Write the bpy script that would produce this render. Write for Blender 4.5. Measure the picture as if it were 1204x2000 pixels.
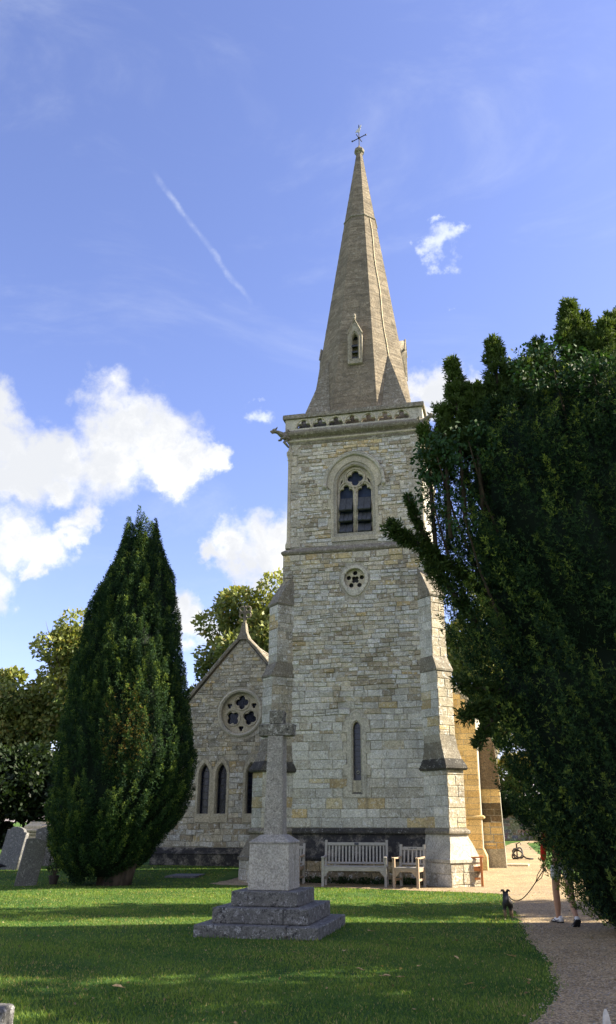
import bpy, bmesh, math, random
import numpy as np
from mathutils import Vector, Matrix
R = math.radians
pi = math.pi
sc = bpy.context.scene
for o in list(bpy.data.objects):
    bpy.data.objects.remove(o)
COL = sc.collection

# ------------------------------------------------------------------ camera
cam_d = bpy.data.cameras.new('camera')
cam = bpy.data.objects.new('camera', cam_d)
COL.objects.link(cam)
EYE = 1.5
cam.location = (0, 0, EYE)
cam.rotation_euler = (R(90 + 20.794), 0, 0)
cam_d.sensor_fit = 'VERTICAL'
cam_d.sensor_height = 36.0
cam_d.lens = 28.44
cam_d.shift_x = -0.019
cam_d.clip_start = 0.1
cam_d.clip_end = 2000
sc.camera = cam

# ------------------------------------------------------------------ light
SUN_AZ, SUN_EL = 6.0, 36.0          # degrees from +X towards +Y, elevation
sun_vec = Vector((math.cos(R(SUN_AZ)) * math.cos(R(SUN_EL)), math.sin(R(SUN_AZ)) * math.cos(R(SUN_EL)), math.sin(R(SUN_EL))))
sd = bpy.data.lights.new('sun', 'SUN')
sd.energy = 3.85
sd.angle = R(0.55)
sd.color = (1.0, 0.88, 0.68)
so = bpy.data.objects.new('sun', sd)
COL.objects.link(so)
so.location = (30, -3, 40)
so.rotation_euler = sun_vec.to_track_quat('Z', 'Y').to_euler()

sc.view_settings.view_transform = 'Standard'
sc.view_settings.look = 'None'
sc.view_settings.gamma = 1
sc.view_settings.exposure = 2.20
sc.view_settings.use_curve_mapping = False

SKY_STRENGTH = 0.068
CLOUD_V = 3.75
world = bpy.data.worlds.new('World')
sc.world = world
world.use_nodes = True
wt = world.node_tree
for n in list(wt.nodes):
    wt.nodes.remove(n)


class NT:
    """small helper for building node trees"""
    def __init__(s, t): s.t = t
    def n(s, typ, **kw):
        nd = s.t.nodes.new(typ)
        for k, v in kw.items(): setattr(nd, k, v)
        return nd
    def link(s, a, b): s.t.links.new(a, b)
    def setin(s, sock, v):
        if hasattr(v, 'is_output') or isinstance(v, bpy.types.NodeSocket): s.t.links.new(v, sock)
        else: sock.default_value = v
    def math(s, op, a, b=0.0, c=0.0, clamp=False):
        nd = s.n('ShaderNodeMath', operation=op); nd.use_clamp = clamp
        s.setin(nd.inputs[0], a); s.setin(nd.inputs[1], b); s.setin(nd.inputs[2], c)
        return nd.outputs[0]
    def vmath(s, op, a, b=None, scale=None):
        nd = s.n('ShaderNodeVectorMath', operation=op)
        s.setin(nd.inputs[0], a)
        if b is not None: s.setin(nd.inputs[1], b)
        if scale is not None: s.setin(nd.inputs['Scale'], scale)
        return nd.outputs['Value'] if op in ('DISTANCE', 'LENGTH', 'DOT_PRODUCT') else nd.outputs[0]
    def noise(s, vec, scale, detail=4, rough=0.55, out='Fac', dist=0.0):
        nd = s.n('ShaderNodeTexNoise')
        nd.inputs['Scale'].default_value = scale; nd.inputs['Detail'].default_value = detail
        nd.inputs['Roughness'].default_value = rough; nd.inputs['Distortion'].default_value = dist
        if vec is not None: s.link(vec, nd.inputs['Vector'])
        return nd.outputs[out]
    def ramp(s, v, a, b, lo=0.0, hi=1.0, smooth=True):
        nd = s.n('ShaderNodeMapRange')
        nd.interpolation_type = 'SMOOTHSTEP' if smooth else 'LINEAR'
        s.setin(nd.inputs['Value'], v)
        for k, x in zip(('From Min', 'From Max', 'To Min', 'To Max'), (a, b, lo, hi)): s.setin(nd.inputs[k], x)
        return nd.outputs[0]
    def mix(s, f, a, b, mode='MIX'):
        nd = s.n('ShaderNodeMix', data_type='RGBA', blend_type=mode)
        s.setin(nd.inputs[0], f)
        for i, v in ((6, a), (7, b)):
            if isinstance(v, tuple): v = (*v, 1.0) if len(v) == 3 else v
            s.setin(nd.inputs[i], v)
        return nd.outputs[2]


def dirn(px, py):
    """direction in the sky given as slopes of the 28 mm view, turned to a world unit vector"""
    u, v = (px - 640) / 1580, (1000 - py) / 1580
    c, s = math.cos(R(20.794)), math.sin(R(20.794))
    d = Vector((u, c - v * s, s + v * c)); ln = d.length
    return d / ln, 1 / (1580 * ln)


def build_world():
    N = NT(wt)
    tc = N.n('ShaderNodeTexCoord').outputs['Generated']
    sky = N.n('ShaderNodeTexSky', sky_type='NISHITA')
    sky.sun_disc = False
    sky.sun_elevation = R(SUN_EL); sky.sun_rotation = R(90 - SUN_AZ)
    sky.air_density = 1.0; sky.dust_density = 0.6; sky.ozone_density = 3.0
    # the camera's rendering of this sky is a touch more violet than the model's
    base = N.mix(1.0, sky.outputs[0], (.94, .80, .96), 'MULTIPLY')
    # warped direction so that cloud edges billow
    w1 = N.vmath('SUBTRACT', N.noise(tc, 5.5, 4, .6, 'Color'), (0.5, 0.5, 0.5))
    w2 = N.vmath('SUBTRACT', N.noise(tc, 17, 6, .65, 'Color'), (0.5, 0.5, 0.5))
    d1 = N.vmath('ADD', N.vmath('ADD', tc, N.vmath('SCALE', w1, scale=0.09)), N.vmath('SCALE', w2, scale=0.075))
    fine = N.noise(tc, 26, 7, .62)
    blobs = []
    def add(px, py, rad):
        d, k = dirn(px, py); blobs.append((d, rad * k))
    for b in ((232, 812, 88), (300, 868, 92), (205, 905, 92), (130, 885, 82), (60, 890, 80), (-10, 860, 80), (365, 897, 62), (20, 930, 62), (110, 935, 45), (412, 900, 34),
              (-30, 800, 70), (330, 925, 42),
              (28, 1050, 75), (95, 1080, 60), (165, 1015, 45), (-20, 1150, 55), (150, 1060, 34), (60, 1125, 34),
              (520, 1062, 72), (455, 1075, 55), (560, 1040, 60), (420, 1080, 30), (500, 1120, 40), (590, 1090, 60),
              (368, 1195, 48), (410, 1225, 42), (440, 1240, 40), (350, 1250, 40),
              (852, 770, 55), (895, 790, 62), (838, 810, 36), (940, 830, 60)):
        add(*b)
    field = None
    for d, r in blobs:
        q = N.vmath('DISTANCE', d1, tuple(d))
        f = N.math('SUBTRACT', 1.0, N.math('DIVIDE', q, r * 1.12))
        field = f if field is None else N.math('SMOOTH_MAX', field, f, 0.22)
    field = N.math('ADD', field, N.math('MULTIPLY', N.math('SUBTRACT', fine, 0.5), 0.9))
    # unseen cumulus added outside the view, denser than inside it, to brighten shaded walls
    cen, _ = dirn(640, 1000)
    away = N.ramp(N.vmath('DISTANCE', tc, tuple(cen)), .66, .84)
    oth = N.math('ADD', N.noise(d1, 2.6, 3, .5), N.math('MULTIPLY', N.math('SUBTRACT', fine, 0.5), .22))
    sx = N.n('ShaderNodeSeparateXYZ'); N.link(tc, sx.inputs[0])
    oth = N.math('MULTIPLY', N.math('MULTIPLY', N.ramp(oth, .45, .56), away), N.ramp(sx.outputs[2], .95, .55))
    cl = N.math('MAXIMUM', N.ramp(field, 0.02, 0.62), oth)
    # shreds
    shred = None
    for (px, py, r) in ((872, 484, 30), (842, 494, 24), (900, 472, 20), (845, 440, 14), (497, 828, 22), (488, 790, 13), (893, 610, 12), (795, 490, 14)):
        d, k = dirn(px, py)
        f = N.math('SUBTRACT', 1.0, N.math('DIVIDE', N.vmath('LENGTH', N.vmath('MULTIPLY', N.vmath('SUBTRACT', d1, tuple(d)), (.8, 1, 1.5))), r * k * 1.5))
        shred = f if shred is None else N.math('MAXIMUM', shred, f)
    sh = N.ramp(N.math('ADD', shred, N.math('MULTIPLY', N.math('SUBTRACT', fine, 0.5), 1.6)), 0.15, 0.95, 0, 0.85)
    # cirrus veils, long and thin
    mp = N.n('ShaderNodeMapping'); mp.inputs['Scale'].default_value = (1.0, 1.6, 3.2); mp.inputs['Rotation'].default_value = (0.3, 0.45, 0.2)
    N.link(tc, mp.inputs[0])
    ci = N.ramp(N.noise(mp.outputs[0], 3.4, 9, .62, dist=0.7), 0.48, 0.88, 0, 0.26)
    # contrail: a strip along a great circle
    a, _ = dirn(290, 322); b, _ = dirn(500, 606)
    nrm = a.cross(b).normalized(); mid = (a + b).normalized()
    ang = a.angle(b) / 2
    off = N.math('ABSOLUTE', N.vmath('DOT_PRODUCT', N.vmath('ADD', tc, N.vmath('SCALE', N.vmath('SUBTRACT', N.noise(tc, 30, 4, .6, 'Color'), (.5, .5, .5)), scale=.010)), tuple(nrm)))
    al = N.vmath('DISTANCE', tc, tuple(mid))
    tr = N.math('MULTIPLY', N.ramp(off, 0.0048, 0.0002), N.ramp(al, ang, ang * .6))
    tr = N.math('MULTIPLY', tr, N.ramp(N.noise(tc, 40, 5, .6), .32, .72, .07, .42))
    veil = N.math('MAXIMUM', ci, tr)
    veil = N.math('MAXIMUM', veil, sh)
    shade = N.ramp(N.math('ADD', N.noise(d1, 8, 6, .62), N.math('MULTIPLY', field, -0.16)), 0.32, 0.64)
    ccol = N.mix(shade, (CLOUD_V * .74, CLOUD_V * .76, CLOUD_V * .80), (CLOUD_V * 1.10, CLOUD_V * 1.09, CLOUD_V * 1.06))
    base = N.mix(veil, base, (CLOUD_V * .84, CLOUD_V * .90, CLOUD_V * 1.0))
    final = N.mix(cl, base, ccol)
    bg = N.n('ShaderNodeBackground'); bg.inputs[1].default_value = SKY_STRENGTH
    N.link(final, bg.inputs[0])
    out = N.n('ShaderNodeOutputWorld'); N.link(bg.outputs[0], out.inputs[0])
build_world()
world.cycles.sampling_method = 'MANUAL'
world.cycles.sample_map_resolution = 512


# ------------------------------------------------------------------ materials
def material(name):
    m = bpy.data.materials.new(name); m.use_nodes = True
    t = m.node_tree
    for n in list(t.nodes): t.nodes.remove(n)
    N = NT(t)
    out = N.n('ShaderNodeOutputMaterial')
    p = N.n('ShaderNodeBsdfPrincipled')
    N.link(p.outputs[0], out.inputs[0])
    N.p = p; N.out = out
    return m, N


def stone_mat(name, base=None, pale=0.35, dark=0.35, stain=0.0, bump=0.5, scale=1.0, pale_col=(.52, .51, .46), dark_col=(.055, .052, .045), rough=.92, white=0.0, streak=0.0, cells=0.0):
    """weathered limestone; base None reads the stone's own colour from its mesh"""
    m, N = material(name)
    co = N.n('ShaderNodeTexCoord').outputs['Object']
    if base is None:
        at = N.n('ShaderNodeAttribute'); at.attribute_name = 'tint'; c = at.outputs['Color']
    else:
        c = N.n('ShaderNodeRGB').outputs[0]; c.default_value = (*base, 1)
    big = N.noise(co, 1.7 * scale, 4, .6)
    mid = N.noise(co, 8 * scale, 5, .65)
    grain = N.noise(co, 30 * scale, 4, .75)
    c = N.mix(1.0, c, N.mix(N.ramp(big, .3, .7), (.80, .80, .80), (1.14, 1.12, 1.08)), 'MULTIPLY')
    c = N.mix(1.0, c, N.mix(N.ramp(grain, .28, .72), (.60, .59, .57), (1.30, 1.30, 1.30)), 'MULTIPLY')
    if pale: c = N.mix(N.math('MULTIPLY', N.ramp(N.math('ADD', N.math('MULTIPLY', mid, .7), N.math('MULTIPLY', grain, .35)), .54, .66), pale), c, pale_col)
    if dark:
        dk = N.noise(co, 13 * scale, 6, .7)
        c = N.mix(N.math('MULTIPLY', N.ramp(N.math('ADD', dk, N.math('MULTIPLY', big, .3)), .66, .82), dark), c, dark_col)
    if stain:
        sn = N.noise(co, 3.1 * scale, 7, .72)
        c = N.mix(N.math('MULTIPLY', N.ramp(sn, .36, .55), stain), c, (.022, .023, .026))
    if streak:                              # rain streaks running down the face
        mp = N.n('ShaderNodeMapping'); mp.inputs['Scale'].default_value = (5, 5, .45); N.link(co, mp.inputs[0])
        sk = N.math('MULTIPLY', N.ramp(N.noise(mp.outputs[0], 1.3, 5, .65), .52, .72), N.ramp(N.noise(co, .7, 4, .6), .4, .6))
        c = N.mix(N.math('MULTIPLY', sk, streak), c, (.09, .085, .072))
    if cells:                               # small slabs of differing tone
        mp = N.n('ShaderNodeMapping'); mp.inputs['Scale'].default_value = (4.2, 4.2, 9); N.link(co, mp.inputs[0])
        vo = N.n('ShaderNodeTexVoronoi'); vo.inputs['Scale'].default_value = 1.0; N.link(mp.outputs[0], vo.inputs[0])
        sp = N.n('ShaderNodeSeparateColor'); N.link(vo.outputs['Color'], sp.inputs[0])
        c = N.mix(1.0, c, N.mix(sp.outputs[0], (1 - cells,) * 3, (1 + cells,) * 3), 'MULTIPLY')
    if white:
        vo = N.n('ShaderNodeTexVoronoi'); vo.inputs['Scale'].default_value = 22 * scale
        N.link(co, vo.inputs[0])
        wn = N.math('MULTIPLY', N.ramp(vo.outputs['Distance'], .32, .2), N.ramp(mid, .5, .62))
        c = N.mix(N.math('MULTIPLY', wn, white), c, (.58, .58, .54))
    N.link(c, N.p.inputs['Base Color'])
    N.p.inputs['Roughness'].default_value = rough
    N.p.inputs['Specular IOR Level'].default_value = .2
    bp = N.n('ShaderNodeBump'); bp.inputs['Strength'].default_value = bump; bp.inputs['Distance'].default_value = .03
    N.link(N.math('ADD', N.math('MULTIPLY', mid, .8), N.math('MULTIPLY', grain, .6)), bp.inputs['Height'])
    N.link(bp.outputs[0], N.p.inputs['Normal'])
    return m


def plain_mat(name, base, rough=.6, var=.2, scale=20, bump=.15, spec=.3, metal=0.0, stretch=None):
    m, N = material(name)
    co = N.n('ShaderNodeTexCoord').outputs['Object']
    if stretch:
        mp = N.n('ShaderNodeMapping'); mp.inputs['Scale'].default_value = stretch; N.link(co, mp.inputs[0]); co = mp.outputs[0]
    nz = N.noise(co, scale, 5, .65)
    c = N.mix(N.ramp(nz, .3, .7), tuple(x * (1 - var) for x in base), tuple(min(1, x * (1 + var)) for x in base))
    N.link(c, N.p.inputs['Base Color'])
    N.p.inputs['Roughness'].default_value = rough; N.p.inputs['Specular IOR Level'].default_value = spec; N.p.inputs['Metallic'].default_value = metal
    if bump:
        bp = N.n('ShaderNodeBump'); bp.inputs['Strength'].default_value = bump; bp.inputs['Distance'].default_value = .01
        N.link(nz, bp.inputs['Height']); N.link(bp.outputs[0], N.p.inputs['Normal'])
    return m


def leaf_mat(name, transl=.25, rough=.55, spec=.25):
    m, N = material(name)
    at = N.n('ShaderNodeAttribute'); at.attribute_name = 'tint'
    N.link(at.outputs['Color'], N.p.inputs['Base Color'])
    N.p.inputs['Roughness'].default_value = rough; N.p.inputs['Specular IOR Level'].default_value = spec
    tr = N.n('ShaderNodeBsdfTranslucent')
    N.link(N.mix(1.0, at.outputs['Color'], (1.25, 1.15, .5), 'MULTIPLY'), tr.inputs[0])
    mx = N.n('ShaderNodeMixShader'); mx.inputs[0].default_value = transl
    N.link(N.p.outputs[0], mx.inputs[1]); N.link(tr.outputs[0], mx.inputs[2]); N.link(mx.outputs[0], N.out.inputs[0])
    return m


M = {}
M['stone'] = stone_mat('walling_stone', None, pale=.85, dark=.38, bump=.9, pale_col=(.68, .69, .68), streak=.5)
M['mortar'] = stone_mat('old_lime_mortar', (.36, .34, .285), pale=.3, dark=.35, bump=.5)
M['dress'] = stone_mat('dressed_limestone', (.47, .43, .335), pale=.3, dark=.22, bump=.22, streak=.4)
M['dress_grey'] = stone_mat('weathered_dressed_limestone', (.47, .45, .39), pale=.4, dark=.35, bump=.35, streak=.5)
M['lichen'] = stone_mat('lichen_covered_weathering', (.22, .20, .16), pale=.4, dark=.6, bump=.6, white=.4)
M['lucarne'] = stone_mat('weathered_lucarne_stone', (.33, .30, .24), pale=.35, dark=.5, bump=.4, streak=.6)
M['lichen_dark'] = stone_mat('black_lichen_stone', (.085, .08, .07), pale=.18, dark=.7, stain=.5, bump=.6, white=.5)
M['black'] = stone_mat('sooty_plinth_stone', (.20, .185, .16), pale=.25, dark=.5, stain=.93, bump=.4, white=.15)
M['spire'] = stone_mat('spire_stone_courses', (.225, .193, .146), pale=.3, dark=.5, bump=.7, scale=1.2, pale_col=(.40, .38, .32), streak=.6, cells=.22)
M['ochre'] = stone_mat('ochre_limestone', None, pale=.12, dark=.25, bump=.7, pale_col=(.55, .45, .28))
M['cross'] = stone_mat('speckled_memorial_stone', (.30, .29, .26), pale=.35, dark=.55, bump=.35, scale=1.7, white=.35, streak=.6)
M['cross_head'] = stone_mat('lichen_crusted_memorial_stone', (.17, .165, .14), pale=.75, dark=.95, bump=.9, scale=1.7, white=.8, dark_col=(.03, .03, .03))
M['plinth'] = stone_mat('streaked_pale_memorial_stone', (.41, .395, .355), pale=.3, dark=.45, bump=.3, scale=1.4, streak=.75)
M['step'] = stone_mat('dark_lichened_step_stone', (.16, .16, .157), pale=.8, dark=.95, bump=1.0, scale=1.5, white=.6, pale_col=(.36, .36, .37), dark_col=(.03, .03, .034))
M['slate_grave'] = stone_mat('grey_ribbed_gravestone', (.125, .125, .115), pale=.25, dark=.3, bump=.35, scale=1.5)
M['grave'] = stone_mat('lichened_grey_gravestone', (.14, .145, .155), pale=.3, dark=.6, bump=.5, scale=1.8, white=.5)
M['tomb'] = stone_mat('pale_tomb_stone', (.52, .45, .33), pale=.2, dark=.25, bump=.3)
M['glass'] = plain_mat('dark_leaded_glass', (.010, .013, .028), rough=.22, var=.5, scale=9, bump=.3, spec=.5)
M['netting'] = plain_mat('blue_black_netting', (.022, .034, .07), rough=.8, var=.35, scale=5, bump=0)
M['lead'] = plain_mat('lead_came', (.03, .03, .035), rough=.6)
M['louvre'] = plain_mat('weathered_slate_board', (.055, .06, .07), rough=.7, var=.5, scale=16, bump=.4, stretch=(6, 1, .6))
M['iron'] = plain_mat('black_iron', (.016, .016, .017), rough=.5)
M['vane'] = plain_mat('pale_weathered_metal', (.55, .54, .50), rough=.4)
M['copper'] = plain_mat('pale_conductor_tape', (.50, .40, .20), rough=.5)
M['teak'] = plain_mat('silvered_teak', (.34, .32, .29), rough=.75, var=.22, scale=14, bump=.25, stretch=(1, 8, 8))
M['teak_new'] = plain_mat('brown_teak', (.36, .27, .19), rough=.65, var=.25, scale=14, bump=.25, stretch=(1, 8, 8))
M['teak_orange'] = plain_mat('orange_oiled_wood', (.50, .20, .07), rough=.5, var=.2, scale=14, bump=.2)
M['plaque'] = plain_mat('dark_bronze_plaque', (.05, .05, .06), rough=.4)
M['bark'] = plain_mat('tree_bark', (.055, .042, .032), rough=.9, var=.45, scale=10, bump=.8, stretch=(1, 1, .25))
M['bark_grey'] = plain_mat('grey_bark', (.15, .13, .10), rough=.9, var=.3, scale=8, bump=.6)
M['yew'] = leaf_mat('yew_needles', .22, .7, .12)
M['leaf'] = leaf_mat('broad_leaves', .32, .5, .3)
M['ivy'] = leaf_mat('ivy_leaves', .2, .6, .18)
M['grass'] = leaf_mat('grass_blades', .42, .6, .2)
M['pot'] = plain_mat('dark_clay_pot', (.035, .028, .025), rough=.8)
M['skin'] = plain_mat('bare_skin', (.42, .24, .16), rough=.55, var=.08)
M['red'] = plain_mat('red_jersey', (.60, .022, .012), rough=.8, var=.15)
M['shorts'] = plain_mat('pale_grey_shorts', (.50, .50, .50), rough=.85, var=.1)
M['shoe'] = plain_mat('white_trainer', (.68, .68, .68), rough=.6, var=.08)
M['sole'] = plain_mat('black_sole', (.015, .015, .017), rough=.8)
M['hair'] = plain_mat('brown_hair', (.06, .035, .02), rough=.7)
M['lead_strap'] = plain_mat('dark_lead_strap', (.012, .010, .010), rough=.7)
M['bird'] = plain_mat('black_feathers', (.012, .012, .016), rough=.5)
M['stake'] = plain_mat('pale_weathered_stake', (.50, .48, .44), rough=.7)
M['hose'] = plain_mat('dark_hose', (.03, .028, .025), rough=.6)


def dog_material():
    m, N = material('black_and_tan_coat')
    co = N.n('ShaderNodeTexCoord').outputs['Object']
    sx = N.n('ShaderNodeSeparateXYZ'); N.link(co, sx.inputs[0])
    z = N.math('ADD', sx.outputs[2], N.math('MULTIPLY', N.noise(co, 40, 4), .06))
    c = N.mix(N.ramp(z, .13, .19), (.20, .13, .075), (.014, .013, .013))
    c = N.mix(N.math('MULTIPLY', N.ramp(N.noise(co, 26, 4), .55, .7), .35), c, (.12, .10, .08))
    N.link(c, N.p.inputs['Base Color']); N.p.inputs['Roughness'].default_value = .8
    return m
M['dog'] = dog_material()


def ground_mats():
    m, N = material('mown_lawn')
    co = N.n('ShaderNodeTexCoord').outputs['Object']
    big = N.noise(co, .55, 5, .6); mid = N.noise(co, 3.2, 6, .7); fine = N.noise(co, 60, 4, .7)
    c = N.mix(N.ramp(big, .35, .65), (.035, .09, .022), (.09, .16, .036))
    c = N.mix(N.math('MULTIPLY', N.ramp(mid, .52, .7), .5), c, (.135, .145, .045))
    bare = N.ramp(N.math('ADD', N.math('MULTIPLY', big, .6), N.math('MULTIPLY', mid, .5)), .66, .75)
    c = N.mix(N.math('MULTIPLY', bare, .6), c, (.15, .11, .065))
    c = N.mix(1.0, c, N.mix(N.ramp(fine, .25, .75), (.45, .5, .45), (1.35, 1.3, 1.2)), 'MULTIPLY')
    N.link(c, N.p.inputs['Base Color']); N.p.inputs['Roughness'].default_value = .95; N.p.inputs['Specular IOR Level'].default_value = .1
    bp = N.n('ShaderNodeBump'); bp.inputs['Strength'].default_value = .8; bp.inputs['Distance'].default_value = .04
    N.link(N.math('ADD', fine, mid), bp.inputs['Height']); N.link(bp.outputs[0], N.p.inputs['Normal'])
    M['lawn'] = m
    m, N = material('pale_gravel')
    co = N.n('ShaderNodeTexCoord').outputs['Object']
    vo = N.n('ShaderNodeTexVoronoi'); vo.inputs['Scale'].default_value = 55; N.link(co, vo.inputs[0])
    big = N.noise(co, 1.1, 5, .65); mid = N.noise(co, 9, 5, .7)
    sp = N.n('ShaderNodeSeparateColor'); N.link(vo.outputs['Color'], sp.inputs[0])
    c = N.mix(sp.outputs[0], (.22, .165, .095), (.56, .445, .28))
    c = N.mix(N.math('MULTIPLY', N.ramp(sp.outputs[1], .7, .9), .7), c, (.16, .14, .12))
    c = N.mix(1.0, c, N.mix(N.ramp(big, .3, .7), (.78, .77, .76), (1.1, 1.08, 1.04)), 'MULTIPLY')
    c = N.mix(N.math('MULTIPLY', N.ramp(mid, .55, .75), .35), c, (.16, .125, .085))
    N.link(c, N.p.inputs['Base Color']); N.p.inputs['Roughness'].default_value = .95; N.p.inputs['Specular IOR Level'].default_value = .1
    bp = N.n('ShaderNodeBump'); bp.inputs['Strength'].default_value = .9; bp.inputs['Distance'].default_value = .02
    N.link(N.math('ADD', N.math('MULTIPLY', vo.outputs['Distance'], -1.0), mid), bp.inputs['Height']); N.link(bp.outputs[0], N.p.inputs['Normal'])
    M['gravel'] = m
    m, N = material('pebble')
    at = N.n('ShaderNodeAttribute'); at.attribute_name = 'tint'
    N.link(at.outputs['Color'], N.p.inputs['Base Color']); N.p.inputs['Roughness'].default_value = .9
    M['pebble'] = m
ground_mats()


# ------------------------------------------------------------------ mesh helpers
def link(o, parent=None):
    COL.objects.link(o)
    if parent is not None: o.parent = parent
    return o


def tag(o, label=None, cat=None, group=None, kind=None):
    if label: o['label'] = label
    if cat: o['category'] = cat
    if group: o['group'] = group
    if kind: o['kind'] = kind
    return o


def thing(name, label, cat, loc=(0, 0, 0), rz=0.0, group=None):
    o = bpy.data.objects.new(name, None)
    o.empty_display_size = .2
    o.location = loc; o.rotation_euler = (0, 0, rz)
    link(o)
    return tag(o, label, cat, group)


class MB:
    """collects shapes and links them as one mesh object"""
    def __init__(s): s.v = []; s.f = []; s.t = []
    def add(s, vs, fs, tint=None):
        b = len(s.v)
        s.v.extend([tuple(x) for x in vs]); s.f.extend([tuple(i + b for i in f) for f in fs])
        s.t.extend([tint or (1, 1, 1)] * len(vs))
        return s
    def box(s, x0, x1, y0, y1, z0, z1, mat=None):
        vs = [(x, y, z) for z in (z0, z1) for x, y in ((x0, y0), (x1, y0), (x1, y1), (x0, y1))]
        if mat is not None: vs = [tuple(mat @ Vector(v)) for v in vs]
        return s.add(vs, [(3, 2, 1, 0), (4, 5, 6, 7), (0, 1, 5, 4), (1, 2, 6, 5), (2, 3, 7, 6), (3, 0, 4, 7)])
    def loft(s, rings, cap=True):
        n = len(rings[0]); vs = [v for r in rings for v in r]; fs = []
        for i in range(len(rings) - 1):
            for j in range(n):
                k = (j + 1) % n
                fs.append((i * n + j, i * n + k, (i + 1) * n + k, (i + 1) * n + j))
        if cap: fs.append(tuple(reversed(range(n)))); fs.append(tuple(range((len(rings) - 1) * n, len(rings) * n)))
        return s.add(vs, fs)
    def tube(s, pts, rad, n=8, cap=True):
        pts = [Vector(p) for p in pts]
        if not isinstance(rad, (list, tuple)): rad = [rad] * len(pts)
        rings = []; prev = None
        for i, p in enumerate(pts):
            d = (pts[min(i + 1, len(pts) - 1)] - pts[max(i - 1, 0)]).normalized()
            if prev is None: a = d.orthogonal().normalized()
            else:
                a = prev - d * prev.dot(d)
                a = a.normalized() if a.length > 1e-6 else d.orthogonal().normalized()
            prev = a; b = d.cross(a)
            rings.append([p + (a * math.cos(2 * pi * k / n) + b * math.sin(2 * pi * k / n)) * rad[i] for k in range(n)])
        return s.loft(rings, cap)
    def lathe(s, prof, n=16, at=(0, 0, 0)):
        return s.loft([[(at[0] + r * math.cos(2 * pi * k / n), at[1] + r * math.sin(2 * pi * k / n), at[2] + z) for k in range(n)] for r, z in prof])
    def ball(s, c, r, n=8, m=6, sc_=(1, 1, 1)):
        rings = []
        for i in range(m + 1):
            a = pi * (i / m - .5); rr = max(math.cos(a), .02)
            rings.append([(c[0] + r * sc_[0] * rr * math.cos(2 * pi * k / n), c[1] + r * sc_[1] * rr * math.sin(2 * pi * k / n), c[2] + r * sc_[2] * math.sin(a)) for k in range(n)])
        return s.loft(rings)
    def ring(s, c, R_, r, n=16, m=6, axis='y'):
        vs = []; fs = []
        for i in range(n):
            a = 2 * pi * i / n
            for j in range(m):
                b = 2 * pi * j / m; q = R_ + r * math.cos(b)
                p = (q * math.cos(a), r * math.sin(b), q * math.sin(a))
                if axis == 'z': p = (p[0], p[2], p[1])
                vs.append((c[0] + p[0], c[1] + p[1], c[2] + p[2]))
                fs.append((i * m + j, ((i + 1) % n) * m + j, ((i + 1) % n) * m + (j + 1) % m, i * m + (j + 1) % m))
        return s.add(vs, fs)
    def mesh(s, name, mat, K=1.0, tint=False):
        me = bpy.data.meshes.new(name)
        me.from_pydata([(a * K, b * K, c * K) for a, b, c in s.v] if K != 1.0 else s.v, [], s.f)
        if tint:
            at = me.color_attributes.new('tint', 'FLOAT_COLOR', 'POINT')
            at.data.foreach_set('color', np.array([(*t, 1.0) for t in s.t], dtype=np.float32).ravel())
        me.materials.append(mat); me.update()
        return me
    def build(s, name, mat, parent=None, smooth=False, bevel=0.0, K=1.0, tint=False, fix=True):
        me = s.mesh(name, mat, K, tint)
        if fix:
            bm = bmesh.new(); bm.from_mesh(me); bmesh.ops.recalc_face_normals(bm, faces=bm.faces); bm.to_mesh(me); bm.free()
        o = link(bpy.data.objects.new(name, me), parent)
        if smooth:
            me.polygons.foreach_set('use_smooth', [True] * len(me.polygons))
        if bevel:
            b = o.modifiers.new('bevel', 'BEVEL'); b.width = bevel; b.segments = 2; b.limit_method = 'ANGLE'; b.angle_limit = R(40)
        return o


def fast_mesh(name, V, Fc, mat, parent=None, tint=None, smooth=False):
    """V (n,3), Fc (m,k) numpy arrays, all faces the same size"""
    me = bpy.data.meshes.new(name)
    n, m, k = len(V), len(Fc), Fc.shape[1]
    me.vertices.add(n); me.vertices.foreach_set('co', V.astype(np.float32).ravel())
    me.loops.add(m * k); me.loops.foreach_set('vertex_index', Fc.astype(np.int32).ravel())
    me.polygons.add(m)
    me.polygons.foreach_set('loop_start', (np.arange(m) * k).astype(np.int32))
    me.update(calc_edges=True)
    if tint is not None:
        at = me.color_attributes.new('tint', 'FLOAT_COLOR', 'POINT')
        at.data.foreach_set('color', np.concatenate([tint, np.ones((n, 1))], axis=1).astype(np.float32).ravel())
    if smooth: me.polygons.foreach_set('use_smooth', [True] * m)
    me.materials.append(mat)
    return link(bpy.data.objects.new(name, me), parent)


class Frame:
    """a vertical plane: u along it, z up, d out of it"""
    def __init__(s, ox, oy, tx, ty):
        l = math.hypot(tx, ty); s.o = (ox, oy); s.t = (tx / l, ty / l); s.n = (s.t[1], -s.t[0])
    def __call__(s, u, z, d=0.0): return (s.o[0] + u * s.t[0] + d * s.n[0], s.o[1] + u * s.t[1] + d * s.n[1], z)


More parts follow.
